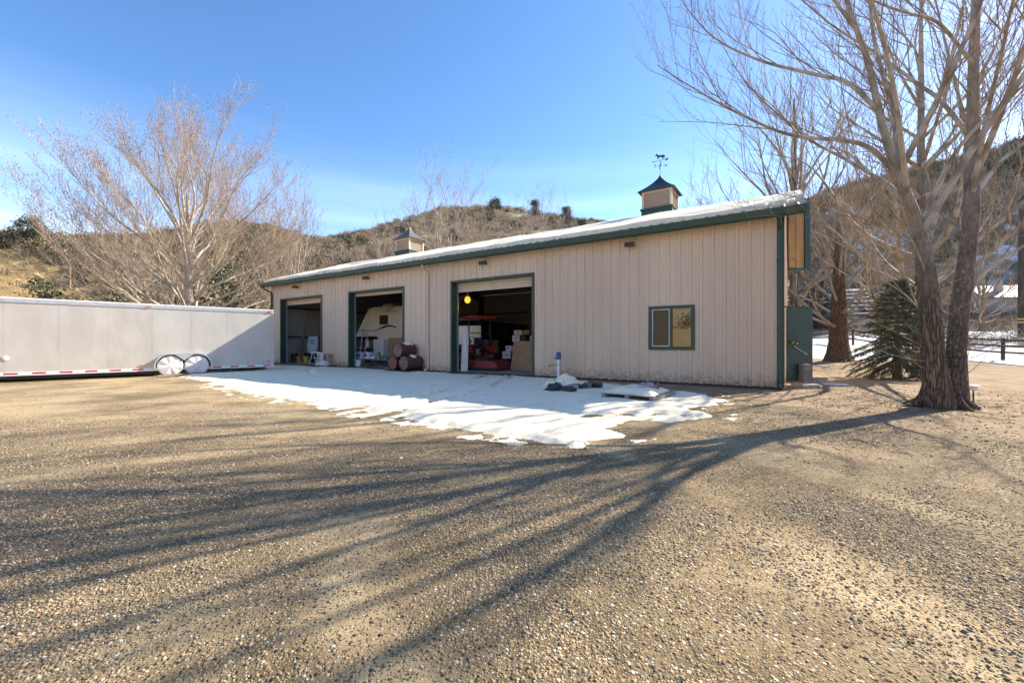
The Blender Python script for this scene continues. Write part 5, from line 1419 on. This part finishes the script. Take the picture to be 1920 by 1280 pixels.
# ================================================================== THE BIG TWO-STEMMED TREE ON THE RIGHT
def big_tree():
    g = np.random.default_rng(41)
    base = ground_pt(1772, 763); off = np.array(base)
    root = empty('cottonwood_tree', 'big two stemmed bare cottonwood standing right of the workshop', 'bare tree', base)
    G = lambda lst: [np.array(at_depth(*p)) for p in lst]
    cfg_min[0] = .0019
    cr = Wood(); tips = []
    cfg = [(3.0, .10, 2.0, 36, .35), (5.0, .12, .80, 40, .4), (6.5, .10, .22, 44, .5)]
    cfg_min[1] = .0048
    def stem(name, pts, rads, n, sides, flare=None, lump=.10):
        P, L = resample(G(pts) if len(pts[0]) == 3 and pts[0][0] > 100 else [np.array(q, float) for q in pts], n); r = .78 * np.interp(np.linspace(0, 1, n), np.linspace(0, 1, len(rads)), rads)
        w = Wood(); w.add(P, r, sides); w.build(name, 'bark_cottonwood', root, off, lump); return P, r
    P1, r1 = stem('trunk', [(1765, 775, 8.13), (1752, 690, 8.1), (1745, 600, 8.1), (1736, 500, 8.1), (1717, 412, 8.1), (1680, 319, 8.0), (1657, 244, 7.9), (1642, 180, 7.8), (1624, 105, 7.7), (1600, 40, 7.6), (1570, -60, 7.5), (1540, -170, 7.4), (1510, -290, 7.3)],
                  [.32, .245, .215, .175, .135, .105, .086, .07, .057, .046, .035, .025, .014], 44, 18)
    P2, r2 = stem('trunk', [(1792, 775, 8.22), (1792, 690, 8.35), (1798, 600, 8.45), (1812, 490, 8.6), (1821, 400, 8.65), (1822, 300, 8.7), (1824, 200, 8.75), (1826, 100, 8.8), (1830, 0, 8.8), (1836, -150, 8.8), (1842, -320, 8.9)],
                  [.28, .20, .18, .165, .15, .125, .108, .094, .078, .045, .018], 40, 18)
    # root flare: buttresses running into the ground
    for k in range(11):
        a = k / 11 * 6.283 + g.uniform(-.2, .2); d = np.array([math.cos(a) * 1.15, math.sin(a) * .95, 0]); c = off + np.array([.0, .05, 0])
        P, L = resample([c + d * .13 + [0, 0, .75], c + d * .21 + [0, 0, .32], c + d * .34 + [0, 0, .08], c + d * g.uniform(.48, .85) + [0, 0, -.08]], 10)
        w = Wood(); w.add(P, np.linspace(.12, g.uniform(.03, .08), 10), 9); w.build('root', 'bark_cottonwood', root, off, .2, .3)
    limbs = [
        ([(1672, 305, 7.98), (1631, 277, 7.9), (1575, 262, 7.75), (1519, 259, 7.6), (1462, 247, 7.4), (1387, 214, 7.2), (1331, 184, 7.0), (1275, 150, 6.8), (1232, 122, 6.6)], .085),
        ([(1640, 172, 7.8), (1590, 155, 7.9), (1537, 142, 8.1), (1432, 116, 8.4), (1350, 79, 8.6), (1305, 37, 8.8), (1270, -10, 9.0)], .075),
        ([(1700, 365, 8.05), (1669, 349, 8.2), (1620, 319, 8.6), (1575, 292, 9.0), (1537, 274, 9.3), (1470, 225, 9.7), (1395, 150, 10.0), (1340, 60, 10.3)], .075),
        ([(1722, 420, 8.1), (1745, 380, 8.0), (1785, 296, 7.8), (1837, 232, 7.6), (1894, 184, 7.4), (1960, 120, 7.2), (2060, 20, 7.0)], .085),
        ([(1822, 240, 8.72), (1762, 187, 9.0), (1725, 161, 9.3), (1650, 105, 9.7), (1550, 40, 10.1), (1450, -50, 10.5)], .085),
        ([(1826, 95, 8.8), (1762, 45, 8.4), (1706, 26, 8.0), (1650, 7, 7.6), (1560, -40, 7.1), (1470, -100, 6.7)], .065),
        ([(1822, 345, 8.68), (1875, 305, 8.9), (1920, 268, 9.1), (1990, 215, 9.4), (2090, 130, 9.8)], .075),
        ([(1682, 322, 8.0), (1674, 206, 8.1), (1661, 161, 8.15), (1639, 75, 8.2), (1631, 0, 8.3), (1620, -120, 8.4), (1605, -260, 8.5)], .09),
        ([(1690, 345, 8.0), (1690, 270, 7.4), (1675, 160, 6.7), (1640, 20, 6.1), (1590, -160, 5.5), (1540, -330, 5.1)], .085),
        ([(1823, 330, 8.65), (1850, 220, 8.0), (1880, 90, 7.2), (1915, -70, 6.5), (1960, -260, 6.0)], .085),
        ([(1822, 290, 8.7), (1802, 200, 9.3), (1775, 90, 10.0), (1745, -40, 10.7), (1720, -160, 11.2)], .08),
        ([(1800, 545, 8.5), (1850, 508, 8.4), (1920, 460, 8.25), (2020, 390, 8.1), (2120, 310, 8.0)], .07),
        ([(1737, 485, 8.1), (1700, 440, 7.6), (1640, 425, 7.1), (1575, 400, 6.8), (1500, 372, 6.6), (1440, 360, 6.5)], .036),
        ([(1830, 10, 8.8), (1870, -80, 9.2), (1920, -180, 9.8), (1960, -300, 10.2)], .06),
        ([(1600, 40, 7.6), (1530, -40, 7.3), (1440, -110, 7.0), (1350, -180, 6.8)], .055),
        ([(1745, 590, 8.1), (1700, 555, 8.9), (1650, 520, 9.6), (1600, 470, 10.2)], .03),
    ]
    for pts, r0 in limbs:
        g0 = np.array(at_depth(*pts[0])); dd = [np.linalg.norm(q - g0, axis=1) for q in (P1, P2)]
        ax = P1 if dd[0].min() < dd[1].min() else P2; j = max(int(np.argmin(np.linalg.norm(ax - g0, axis=1))) - 1, 0)
        c = ax[j]; start = (960 + c[0] / c[1] * FPX, HOR - (c[2] - EYE) / c[1] * FPX, c[1])       # root the limb in the axis of its stem
        r0 *= .72
        P, r = stem('limb', [start] + pts[1:], [r0, r0 * .78, r0 * .55, r0 * .32, .006], 22, 8, lump=.06)
        ramify(cr, P, r, 0, cfg, g, tips); ramify(cr, P[12:], r[12:], 1, cfg, g, tips)
    # limbs that reach out over the yard, towards the camera side
    for ax, pts, r0 in ((P1, [(7.75, 8.1, 3.3), (7.9, 7.3, 4.6), (8.1, 6.5, 5.8), (8.1, 5.8, 7.2), (7.9, 5.2, 8.6)], .085),
                        (P2, [(9.3, 8.7, 4.6), (9.0, 7.8, 5.6), (8.6, 7.0, 6.6), (8.2, 6.3, 7.6), (7.8, 5.6, 8.6)], .08), (P1, [(7.2, 8.0, 4.5), (7.4, 7.2, 5.8), (7.5, 6.6, 7.2), (7.4, 6.1, 8.8)], .07)):
        j = int(np.argmin(np.linalg.norm(ax - np.array(pts[0]), axis=1)))
        P, r = stem('limb', [tuple(ax[j])] + pts[1:], [r0, r0 * .78, r0 * .55, r0 * .32, .006], 22, 8, lump=.06)
        ramify(cr, P, r, 0, cfg, g, tips)
    ramify(cr, P1[16:], r1[16:], 0, cfg, g, tips); ramify(cr, P2[14:], r2[14:], 0, cfg, g, tips)
    # long thin water shoots on the lower stems
    for k in range(95):
        P, r = (P1, r1) if g.random() < .58 else (P2, r2)
        j = g.integers(2, 22); a = g.uniform(0, 6.28)
        if g.random() < .55: a = math.pi + g.normal(0, .5) if P is P1 else g.normal(0, .6)
        d = np.array([math.cos(a), math.sin(a) * .8, g.uniform(.05, .75)])
        bp, br = shoot(P[j], d, g.uniform(.5, 1.5), .0075, 7, g, .45, .09, .0022)
        cr.add(bp, br, 4); ramify(cr, bp, br, 2, cfg, g, tips)
    c = cr.build('crown', 'bark_cottonwood', root, off)
    bud_mesh(tips, .016, off, c, g)
big_tree()

cfg_min[1] = .0055
# ================================================================== OTHER BARE TREES
g = np.random.default_rng(8)
def gz_(x, y): return float(terrain(x, y))
def on_ground(px, Z): x = (px - 960) / FPX * Z; return (x, Z, gz_(x, Z))
dome_tree('cottonwood_tree', 'large spreading bare tree behind the cargo trailer', on_ground(358, 31.0), 17.0, 15.5, np.random.default_rng(3), 'bark_pale', n_limbs=38, trunk_r=.40, fork=.20, stems=1, rmin=.0055, buds=.055, low=.22, lean=(-.02, 0),
          cfg=[(3.3, .28, 4.4, 33, .35), (5.8, .22, 1.7, 37, .35), (7.0, .15, .55, 42, .3)])
dome_tree('cottonwood_tree', 'slender many stemmed bare tree right behind the far roof corner', on_ground(541, 46.0), 17.0, 7.0, np.random.default_rng(4), 'bark_pale', n_limbs=26, stems=6, trunk_r=.34, fork=.2, rmin=.009, buds=.055, low=.25)
dome_tree('cottonwood_tree', 'bare tree against the ridge, left of the far cupola', on_ground(715, 56.0), 14.0, 11.0, np.random.default_rng(5), 'bark_pale', n_limbs=26, stems=4, trunk_r=.3, fork=.15, rmin=.010, buds=.055, low=.2)
dome_tree('cottonwood_tree', 'tall bare tree rising above the ridge right of the far cupola', on_ground(838, 50.0), 20.5, 13.0, np.random.default_rng(6), 'bark_pale', n_limbs=34, stems=4, trunk_r=.38, fork=.16, rmin=.009, buds=.055, low=.2)
dome_tree('cottonwood_tree', 'bare tree with its top against the ridge above the middle of the roof', on_ground(922, 58.0), 17.0, 10.0, np.random.default_rng(7), 'bark_pale', n_limbs=24, stems=4, trunk_r=.3, fork=.15, rmin=.010, buds=.055, low=.2)
dome_tree('cottonwood_tree', 'thin bare tree above the roof, third left of the near cupola', on_ground(1010, 56.0), 19.5, 9.5, np.random.default_rng(9), 'bark_pale', n_limbs=22, stems=3, trunk_r=.28, fork=.18, rmin=.009, buds=.055, low=.3)
dome_tree('cottonwood_tree', 'low bare tree left behind the big one at the trailer', on_ground(262, 52.0), 9.5, 11.0, np.random.default_rng(10), 'bark_pale', n_limbs=26, stems=3, trunk_r=.3, fork=.12, rmin=.009, buds=.055, low=.15)
dome_tree('cottonwood_tree', 'bare twiggy tree peeking over the roof right beside the near cupola', on_ground(1300, 38.0), 14.2, 7.5, np.random.default_rng(11), 'bark_brown', n_limbs=20, stems=2, trunk_r=.3, fork=.2, rmin=.007, buds=.06, low=.3)
dome_tree('cottonwood_tree', 'bare forked tree rising behind the right end of the roof', on_ground(1489, 30.0), 20.0, 13.0, np.random.default_rng(12), 'bark_cottonwood', n_limbs=26, stems=1, trunk_r=.34, fork=.40, rmin=.006, buds=.05, low=.42)
dome_tree('cottonwood_tree', 'straight pale trunked bare tree just behind the big two stemmed one', on_ground(1727, 15.5), 16.0, 9.0, np.random.default_rng(13), 'bark_cottonwood', n_limbs=26, stems=1, trunk_r=.19, fork=.38, rmin=.004, buds=.03, low=.30)
dome_tree('cottonwood_tree', 'thick brown trunked old tree between the green door and the spruce', on_ground(1573, 25.0), 11.5, 9.0, np.random.default_rng(14), 'bark_brown', n_limbs=24, stems=1, trunk_r=.52, fork=.24, rmin=.005, buds=.04, low=.34)
dome_tree('cottonwood_tree', 'small bare tree beyond the rail fence at the far right', on_ground(1842, 44.0), 10.0, 10.0, np.random.default_rng(15), 'bark_brown', n_limbs=22, stems=2, trunk_r=.26, fork=.16, rmin=.007, buds=.05, low=.2)
dome_tree('cottonwood_tree', 'bare grey tree on the slope behind the spruce', on_ground(1655, 52.0), 14.0, 12.0, np.random.default_rng(16), 'bark_brown', n_limbs=24, stems=3, trunk_r=.3, fork=.16, rmin=.009, buds=.05, low=.2)

# ================================================================== CONIFERS
def spruce(name, label, base, H, W, g, m, droop=.35, clear=.12, group=None, blade=.05, dens=1.0):
    root = empty(name, label, 'conifer', base, 0, group); off = np.array(base, float)
    tw = Wood(); P = np.stack([np.zeros(10), np.zeros(10), np.linspace(-.1, H, 10)], 1) + off
    tw.add(P, np.linspace(.035 * H + .03, .01, 10), 9); tw.build('trunk', 'bark_brown', root, off, .1)
    br = Wood(); LV = []; n_wh = int(15 * dens) + 4
    for i in range(n_wh):
        f = i / (n_wh - 1); z = H * (clear + (1 - clear) * f * .97); L = W / 2 * (1 - f) ** .8 * g.uniform(.85, 1.15) + .06 * W
        for k in range(int(7 * dens) + 2):
            a = k * 6.283 / (int(7 * dens) + 2) + i * .9 + g.uniform(-.3, .3); l = L * g.uniform(.7, 1.12)
            d = np.array([math.cos(a), math.sin(a), -.05 - droop * (1 - f) * .6 + .35 * f])
            bp, rr_ = shoot(off + [0, 0, z], d, l, .008 * H * (1 - f) + .006, 7, g, -.25 + .5 * f, .05, .004)
            br.add(bp, rr_, 4)
            for q in range(int(l / blade * 2.2) + 3):
                s = g.uniform(.15, 1.0); j = min(int(s * 6), 5); p = bp[j] + (bp[j+1] - bp[j]) * (s * 6 - j); t = bp[j+1] - bp[j]; t /= np.linalg.norm(t)
                side = np.cross(t, [0, 0, 1]) * g.choice([-1, 1]); dd = t * .75 + side * g.uniform(.3, 1.0) + np.array([0, 0, g.normal(-.15, .25)]); dd /= np.linalg.norm(dd)
                tl = blade * g.uniform(2.2, 4.5) * (1.1 - .5 * s)
                for e in range(7):                               # needle sprays along a twiglet
                    c = p + dd * tl * e / 6; nd = dd * .6 + g.normal(0, .6, 3); nd /= np.linalg.norm(nd)
                    wv = np.cross(nd, g.normal(0, 1, 3)); wv /= np.linalg.norm(wv) + 1e-9
                    LV.append((c - wv * blade * .16, c + wv * blade * .16, c + nd * blade * g.uniform(.7, 1.3)))
    b = br.build('branches', 'bark_brown', root, off)
    V = np.array(LV).reshape(-1, 3); c = np_mesh('crown', V - off, np.arange(len(V)).reshape(-1, 3), m, root, False)
    return root
spruce('spruce_tree', 'dark drooping spruce standing left of the big two stemmed tree', on_ground(1682, 14.7), 3.35, 3.1, np.random.default_rng(31), 'needles', .75, .16, blade=.07, dens=1.1)
spruce('spruce_tree', 'small blue spruce far behind the green door', on_ground(1530, 46.0), 6.0, 6.0, np.random.default_rng(32), 'needles_blue', .2, .03, blade=.22, dens=.9)
def pine(px, Z, H, W, label, seed):
    g = np.random.default_rng(seed); base = on_ground(px, Z); root = empty('pine_tree', label, 'conifer', base, 0, 'pines on the ridge'); off = np.array(base, float)
    tw = Wood(); P = np.stack([np.zeros(8), np.zeros(8), np.linspace(-.4, H * .92, 8)], 1) + off; tw.add(P, np.linspace(.05 * H, .03, 8), 7); tw.build('trunk', 'bark_brown', root, off)
    V = []
    for k in range(34):
        a = g.uniform(0, 6.28); f = g.uniform(.25, 1); rad = W / 2 * math.sqrt(g.random()) * (1.05 - f * .6); c = np.array([math.cos(a) * rad, math.sin(a) * rad, H * f]); s = W * g.uniform(.08, .18)
        for q in range(110):
            p = c + g.normal(0, 1, 3) * s * [1, 1, .6]; u = g.normal(0, 1, 3); u /= np.linalg.norm(u); v = np.cross(u, g.normal(0, 1, 3)); v /= np.linalg.norm(v); z = W * .028
            V += [p - u * z, p + u * z, p + v * z * 1.6]
    V = np.array(V); np_mesh('crown', V, np.arange(len(V)).reshape(-1, 3), 'pine_needles', root, False)
for px, Z, H, W, lab, sd in ((52, 92, 6.5, 5.5, 'broad dark pine on the left ridge', 51), (78, 93, 4.5, 4, 'smaller dark pine right of the broad pine on the left ridge', 52), (927, 222, 6, 8, 'dark round pine on top of the middle ridge', 53),
                             (1003, 215, 9, 6.5, 'pine on the ridge left of the lone round pine', 54), (1062, 212, 9, 6.5, 'lone round pine on the ridge left of the near cupola', 55), (1092, 208, 3.5, 4.5, 'little pine on the ridge at the end of the skyline', 56), (72, 66, 3.4, 3.6, 'small yellowish juniper standing on the straw slope', 57)):
    pine(px, Z, H, W, lab, sd)

# ================================================================== SCRUB ON THE HILLS
def leaf_clump(seed, n, size, flat=.75):
    g = np.random.default_rng(seed); V = []; F = []
    cen = g.normal(0, .45, (9, 3)) * [1, 1, flat * .7] + [0, 0, .55]
    for k in range(n):
        c = cen[g.integers(9)] + g.normal(0, .26, 3); c[2] = max(c[2], .02)
        u = g.normal(0, 1, 3); u /= np.linalg.norm(u); v = np.cross(u, g.normal(0, 1, 3)); v /= np.linalg.norm(v); s = size * g.uniform(.6, 1.4); b = len(V)
        V += [c - u * s, c + v * s * .7, c + u * s, c - v * s * .7]; F.append((b, b+1, b+2, b+3))
    return raw_mesh('leaf_clump', V, F)
def twig_clump(seed, n, spread=.8):
    g = np.random.default_rng(seed); V = []; F = []
    for k in range(n):
        a = g.uniform(0, 6.28); r = spread * math.sqrt(g.random()); p = np.array([math.cos(a) * r * .35, math.sin(a) * r * .35, 0]); q = np.array([math.cos(a) * r, math.sin(a) * r, g.uniform(.6, 1.25)])
        for e in range(4):
            s = p if e == 0 else p + (q - p) * g.uniform(.3, .8); t = q if e == 0 else s + g.normal(0, .22, 3) + [0, 0, .25]
            w = np.cross(t - s, g.normal(0, 1, 3)); w *= .022 / (np.linalg.norm(w) + 1e-9); b = len(V)
            V += [s - w, s + w, t]; F.append((b, b+1, b+2))
    return raw_mesh('twig_clump', V, F)
def hill_points(n, seed, prob):
    g = np.random.default_rng(seed); th = g.uniform(-1.02, 1.02, n); S, r0, Rc = hill_params(th)
    r = np.sqrt(g.uniform((r0 * .95) ** 2, (Rc * 1.04) ** 2, n)); x = r * np.sin(th); y = r * np.cos(th); q = (r - r0) / (Rc - r0)
    keep = g.random(n) < prob(x, y, th, q); return x[keep], y[keep], th[keep], q[keep], g
straw = lambda x, y, th, q: straw_zone(th, q + (fbm(x / 14, y / 14, 2) - .5) * .2)
def put(name, label, cat, n, seed, prob, me, m, s0, s1, zs=1.0):
    x, y, th, q, g = hill_points(n, seed, prob); k = len(x); s = g.uniform(s0, s1, k) * (.8 + .5 * fbm(x / 9, y / 9, 2))
    P = np.stack([x, y, terrain(x, y) - .1 * s], 1); S = np.stack([s * g.uniform(.8, 1.3, k), s * g.uniform(.8, 1.3, k), s * zs * g.uniform(.75, 1.25, k)], 1)
    return scatter(name, label, cat, P, S, np.stack([g.normal(0, .1, k), g.normal(0, .1, k), g.uniform(0, 6.28, k)], 1), me, m)
put('evergreen_scrub', 'dark green oak and juniper scrub covering the left hills', 'scrub', 30000, 61, lambda x, y, th, q: (.04 + .85 * sstep(-.30, -.62, th) + .22 * sstep(.50, .64, fbm(x / 20 + 5, y / 20, 3)) + .10 * sstep(.9, 1.0, q) * sstep(.5, .3, th)) * (1 - .995 * straw(x, y, th, q)) * sstep(.40, .55, fbm(x / 13, y / 13, 3) + .14 * sstep(-.3, -.6, th)),
    leaf_clump(1, 420, .085), 'scrub_green', .9, 2.1, .95)
put('bare_scrub', 'grey brown leafless brush covering the hillsides', 'scrub', 26000, 62, lambda x, y, th, q: (.75 - .45 * sstep(-.3, -.62, th)) * (1 - .995 * straw(x, y, th, q)) * sstep(.34, .5, fbm(x / 10 + 3, y / 10, 3)), twig_clump(2, 46), 'scrub_bare', 1.0, 2.3)
put('sage_scrub', 'low grey green sagebrush dotted over the slopes', 'scrub', 26000, 63, lambda x, y, th, q: .6 * (1 - .96 * straw(x, y, th, q)), leaf_clump(3, 220, .08, .5), 'scrub_sage', .45, 1.1, .75)
# tufts of dry grass on the straw slope
gg = np.random.default_rng(67); th_ = gg.uniform(-1.0, -.70, 16000); S0, r00, Rc0 = hill_params(th_); r_ = np.sqrt(gg.uniform(50 ** 2, 150 ** 2, 16000)); q_ = (r_ - r00) / (Rc0 - r00)
k = straw_zone(th_, q_) > .4; x, y = (r_ * np.sin(th_))[k], (r_ * np.cos(th_))[k]; s = gg.uniform(.25, .7, len(x))
scatter('dry_grass', 'golden dry grass on the slope above the trailer', 'grass', np.stack([x, y, terrain(x, y)], 1), np.stack([s, s, s * .8], 1), np.stack([s * 0, s * 0, s * 9], 1), twig_clump(9, 26, .9), 'straw_grass')
# brush on the slope across the yard, which the workshop window mirrors
gg = np.random.default_rng(65); th_ = gg.uniform(-2.5, -1.6, 900); r_ = np.sqrt(gg.uniform(45 ** 2, 170 ** 2, 900)); x, y = r_ * np.sin(th_), r_ * np.cos(th_)
k = fbm(x / 16, y / 16, 3) > .52; x, y = x[k], y[k]; s = gg.uniform(1.0, 2.6, len(x))
scatter('evergreen_scrub', 'green brush dotting the straw slope across the yard from the workshop', 'scrub', np.stack([x, y, terrain(x, y)], 1), np.stack([s, s, s], 1), np.stack([s * 0, s * 0, s * 3], 1), leaf_clump(8, 300, .1), 'scrub_green')
# sagebrush and brush beyond the rail fence, and a fringe behind the trailer
gg = np.random.default_rng(64)
x = gg.uniform(22.5, 60, 900); y = gg.uniform(14, 62, 900); k = (x > 27.2) & (fbm(x / 4, y / 4, 3) > .43); x, y = x[k], y[k]; s = gg.uniform(.35, .95, len(x))
scatter('sage_brush', 'grey green sagebrush beyond the rail fence', 'scrub', np.stack([x, y, terrain(x, y)], 1), np.stack([s, s, s * .8], 1), np.stack([s * 0, s * 0, gg.uniform(0, 6, len(x))], 1), leaf_clump(5, 400, .06, .6), 'scrub_sage')
x = gg.uniform(-34, 4, 700); y = gg.uniform(30, 62, 700); s = gg.uniform(.4, 1.0, 700)
scatter('dry_brush', 'low brown brush behind the trailer and workshop', 'scrub', np.stack([x, y, terrain(x, y)], 1), np.stack([s, s, s], 1), np.stack([s * 0, s * 0, gg.uniform(0, 6, 700)], 1), twig_clump(6, 60), 'scrub_bare')

# fallen leaves and twig bits round the big tree
gg = np.random.default_rng(66); n_ = 5200; a_ = gg.uniform(0, 6.283, n_); r_ = .35 + 4.8 * gg.random(n_) ** .8
x = 8.3 + r_ * np.cos(a_); y = 8.4 + r_ * np.sin(a_) * .9; s = gg.uniform(.010, .026, n_)
lf = raw_mesh('leaf', [(-1, 0, 0), (-.3, .55, .18), (.6, .45, .1), (1.1, 0, .25), (.5, -.5, .12), (-.4, -.5, .2)], [(0, 1, 5), (1, 2, 4, 5), (2, 3, 4)])
scatter('leaf_litter', 'brown fallen leaves scattered on the dirt round the big tree', 'leaf litter', np.stack([x, y, terrain(x, y) + .004], 1), np.stack([s, s, s], 1), np.stack([gg.normal(0, .3, n_), gg.normal(0, .3, n_), gg.uniform(0, 6.28, n_)], 1), lf, 'dead_leaf')
n_ = 900; a_ = gg.uniform(0, 6.283, n_); r_ = .4 + 5.5 * gg.random(n_); x = 8.0 + r_ * np.cos(a_); y = 8.2 + r_ * np.sin(a_) * .8; s = gg.uniform(.06, .28, n_)
tg = raw_mesh('twig', [(0, -.012, 0), (0, .012, 0), (0, 0, .024), (.55, .05, .02), (.55, .075, .02), (.55, .062, .04), (1, 0, .012)], [(0, 1, 4, 3), (1, 2, 5, 4), (2, 0, 3, 5), (3, 4, 6), (4, 5, 6), (5, 3, 6)])
scatter('twig_litter', 'small fallen twigs scattered on the dirt below the big tree', 'twig litter', np.stack([x, y, terrain(x, y) + .003], 1), np.stack([s, s, s], 1), np.stack([s * 0, s * 0, gg.uniform(0, 6.28, n_)], 1), tg, 'dead_leaf')

# ================================================================== FENCE, POLES, HOUSES ON THE RIGHT AND LEFT
fn = empty('rail_fence', 'dark wooden rail fence across the far side of the yard', 'fence', (26.0, 21.0, 0))
NP = 13
fp = [np.array([25.3 + .12 * i, 14.5 + 2.6 * i]) for i in range(NP)]
for i, p in enumerate(fp):
    z = gz_(*p); MB().box(-.06, .06, -.06, .06, -.2, 1.18).build('post', 'pole_wood', fn, bevel=.008, loc=(p[0] - 26, p[1] - 21, z))
    if i < NP - 1:
        q = fp[i+1]; zq = gz_(*q)
        for h in (.45, .78, 1.08): MB().bar((p[0] - 26.07, p[1] - 21, z + h), (q[0] - 26.07, q[1] - 21, zq + h), .04, .10).build('rail', 'pole_wood', fn)
def snow_strip():
    t = np.linspace(0, 1, 160); u = np.linspace(-1, 1, 14); T, U = np.meshgrid(t, u, indexing='ij')
    X = 24.3 + 1.3 * T + U * (.55 + .35 * fbm(T * 14, T * 0, 3)); Y = 12 + 36 * T
    Z = terrain(X, Y) + .09 * (1 - U ** 2) * (.4 + fbm(T * 30, U, 3)) - .015
    i = np.arange(T.size).reshape(T.shape); F = np.stack([i[:-1, :-1], i[:-1, 1:], i[1:, 1:], i[1:, :-1]], -1).reshape(-1, 4)
    tag(np_mesh('snow_strip', np.stack([X, Y, Z], -1).reshape(-1, 3), F, 'snow', None, True), 'long strip of snow along the foot of the rail fence', 'snow', None, 'stuff')
snow_strip()
def upole(px, Z, H, r, m, label, arm=None, bands=False):
    b = on_ground(px, Z); o = empty('utility_pole', label, 'utility pole', b)
    MB().tube([(0, 0, -.5), (0, 0, H * .5), (0, 0, H)], [r, r * .9, r * .75], 10).build('pole', m, o, smooth=True)
    if arm: MB().box(-arm / 2, arm / 2, -.06, .06, H - .5, H - .36).build('cross_arm', m, o)
    if arm:
        for x_ in (-.45, 0, .45): MB().lathe([(.05, 0), (.07, .08), (.03, .16)], 8, (x_ * arm, 0, H - .36)).build('insulator', 'frost', o)
    if bands:
        for z_ in (1.0, 1.25): MB().tube([(0, 0, z_), (0, 0, z_ + .1)], r * 1.06, 10).build('yellow_band', 'yellow_plastic', o)
    return b
p1 = upole(1915, 32.0, 9.5, .2, 'pole_wood', 'dark utility pole with yellow bands at the right edge', None, True)
p2 = upole(131, 70.0, 7.2, .17, 'tan_pole', 'tan utility pole on the slope behind the trailer', 2.6)
p3 = upole(-160, 62.0, 7.2, .17, 'tan_pole', 'tan utility pole carrying the far end of the power lines at left', 2.6)
for k, (dz, lab) in enumerate(((-.25, 'upper power line running left from the tan pole'), (-2.6, 'lower power line running left from the tan pole'))):
    a = Vector(p2) + Vector((0, 0, 7.2 + dz)); b = Vector(p3) + Vector((0, 0, 7.2 + dz))
    one(MB().tube([a.lerp(b, f) - Vector((0, 0, 1.6 * 4 * f * (1 - f) * .5)) for f in np.linspace(0, 1, 14)], .022, 5).build('power_line', 'wire', None), lab, 'power line')
def house(px, Z, w, d, hw, hr, rz, label, m='house_wall'):
    b = on_ground(px, Z); o = empty('house', label, 'house', (b[0], b[1], b[2] - .3), rz)
    MB().prism([(-w/2, 0), (w/2, 0), (w/2, hw), (0, hw + hr), (-w/2, hw)], -d/2, d/2).build('wall', m, o)
    for sg in (-1, 1):
        rf = MB().add([(sg * (w/2 + .5), -d/2 - .5, hw - .25), (sg * (w/2 + .5), d/2 + .5, hw - .25), (0, d/2 + .5, hw + hr + .18), (0, -d/2 - .5, hw + hr + .18), (sg * (w/2 + .5), -d/2 - .5, hw - .1), (sg * (w/2 + .5), d/2 + .5, hw - .1), (0, d/2 + .5, hw + hr + .33), (0, -d/2 - .5, hw + hr + .33)], [(0,3,2,1),(4,5,6,7),(0,1,5,4),(1,2,6,5),(2,3,7,6),(3,0,4,7)]).build('roof', 'brown_roof', o)
        for k in range(7):
            f = (k + .5) / 7; x_ = sg * (w/2 + .4) * (1 - f); z_ = hw - .1 + (hr + .43) * f
            MB().add([(x_ - .32 * sg, -d/2 - .4, z_ + .25 * hr / (w / 2) + .06), (x_ - .32 * sg, d/2 + .4, z_ + .25 * hr / (w / 2) + .06), (x_ + .18 * sg, d/2 + .4, z_ - .14 * hr / (w / 2) + .06), (x_ + .18 * sg, -d/2 - .4, z_ - .14 * hr / (w / 2) + .06)], [(0, 1, 2, 3)]).build('snow_row', 'snow', rf)
    for x_ in (-w / 4, w / 4):
        f = MB().box(x_ - .6, x_ + .6, -d/2 - .04, -d/2 - .005, 1.0, 2.2).build('window', 'white_paint', o); MB().box(x_ - .5, x_ + .5, -d/2 - .06, -d/2 - .045, 1.1, 2.1).build('pane', 'window_glass', f)
    MB().box(-w * .3, -w * .3 + .7, 0, .7, hw + hr * .5, hw + hr + .8).build('chimney', 'stone_block', o)
house(1530, 62.0, 10, 11, 3.2, 3.6, R_(62), 'grey house with snow striped roof far behind the thick trunk')
house(1850, 68.0, 9, 7, 2.4, 1.8, R_(80), 'low house with white snowy roof far away at the right')
def car(px, Z, rz, m, label):
    b = on_ground(px, Z); o = empty('parked_car', label, 'car', (b[0], b[1], b[2]), rz)
    MB().prism([(-2.1, .35), (-2.15, .75), (-1.9, .9), (-1.2, .95), (-.7, 1.42), (.75, 1.45), (1.35, 1.0), (2.0, .85), (2.15, .6), (2.1, .35)], -.85, .85).build('body', m, o, bevel=.06)
    MB().prism([(-1.05, 1.0), (-.66, 1.36), (.7, 1.39), (1.15, 1.02)], -.862, .862).build('window', 'window_glass', o)
    for x_ in (-1.3, 1.3):
        for y_ in (-.8, .8):
            w = MB().tube([(x_, y_ - .1, .32), (x_, y_ + .1, .32)], .32, 16).build('wheel', 'rubber', o, smooth=True); MB().tube([(x_, y_ - .11, .32), (x_, y_ + .11, .32)], .18, 12).build('rim', 'galvanised', w)
car(1868, 66.0, R_(20), 'dark_steel', 'dark car parked on the snow beyond the fence')
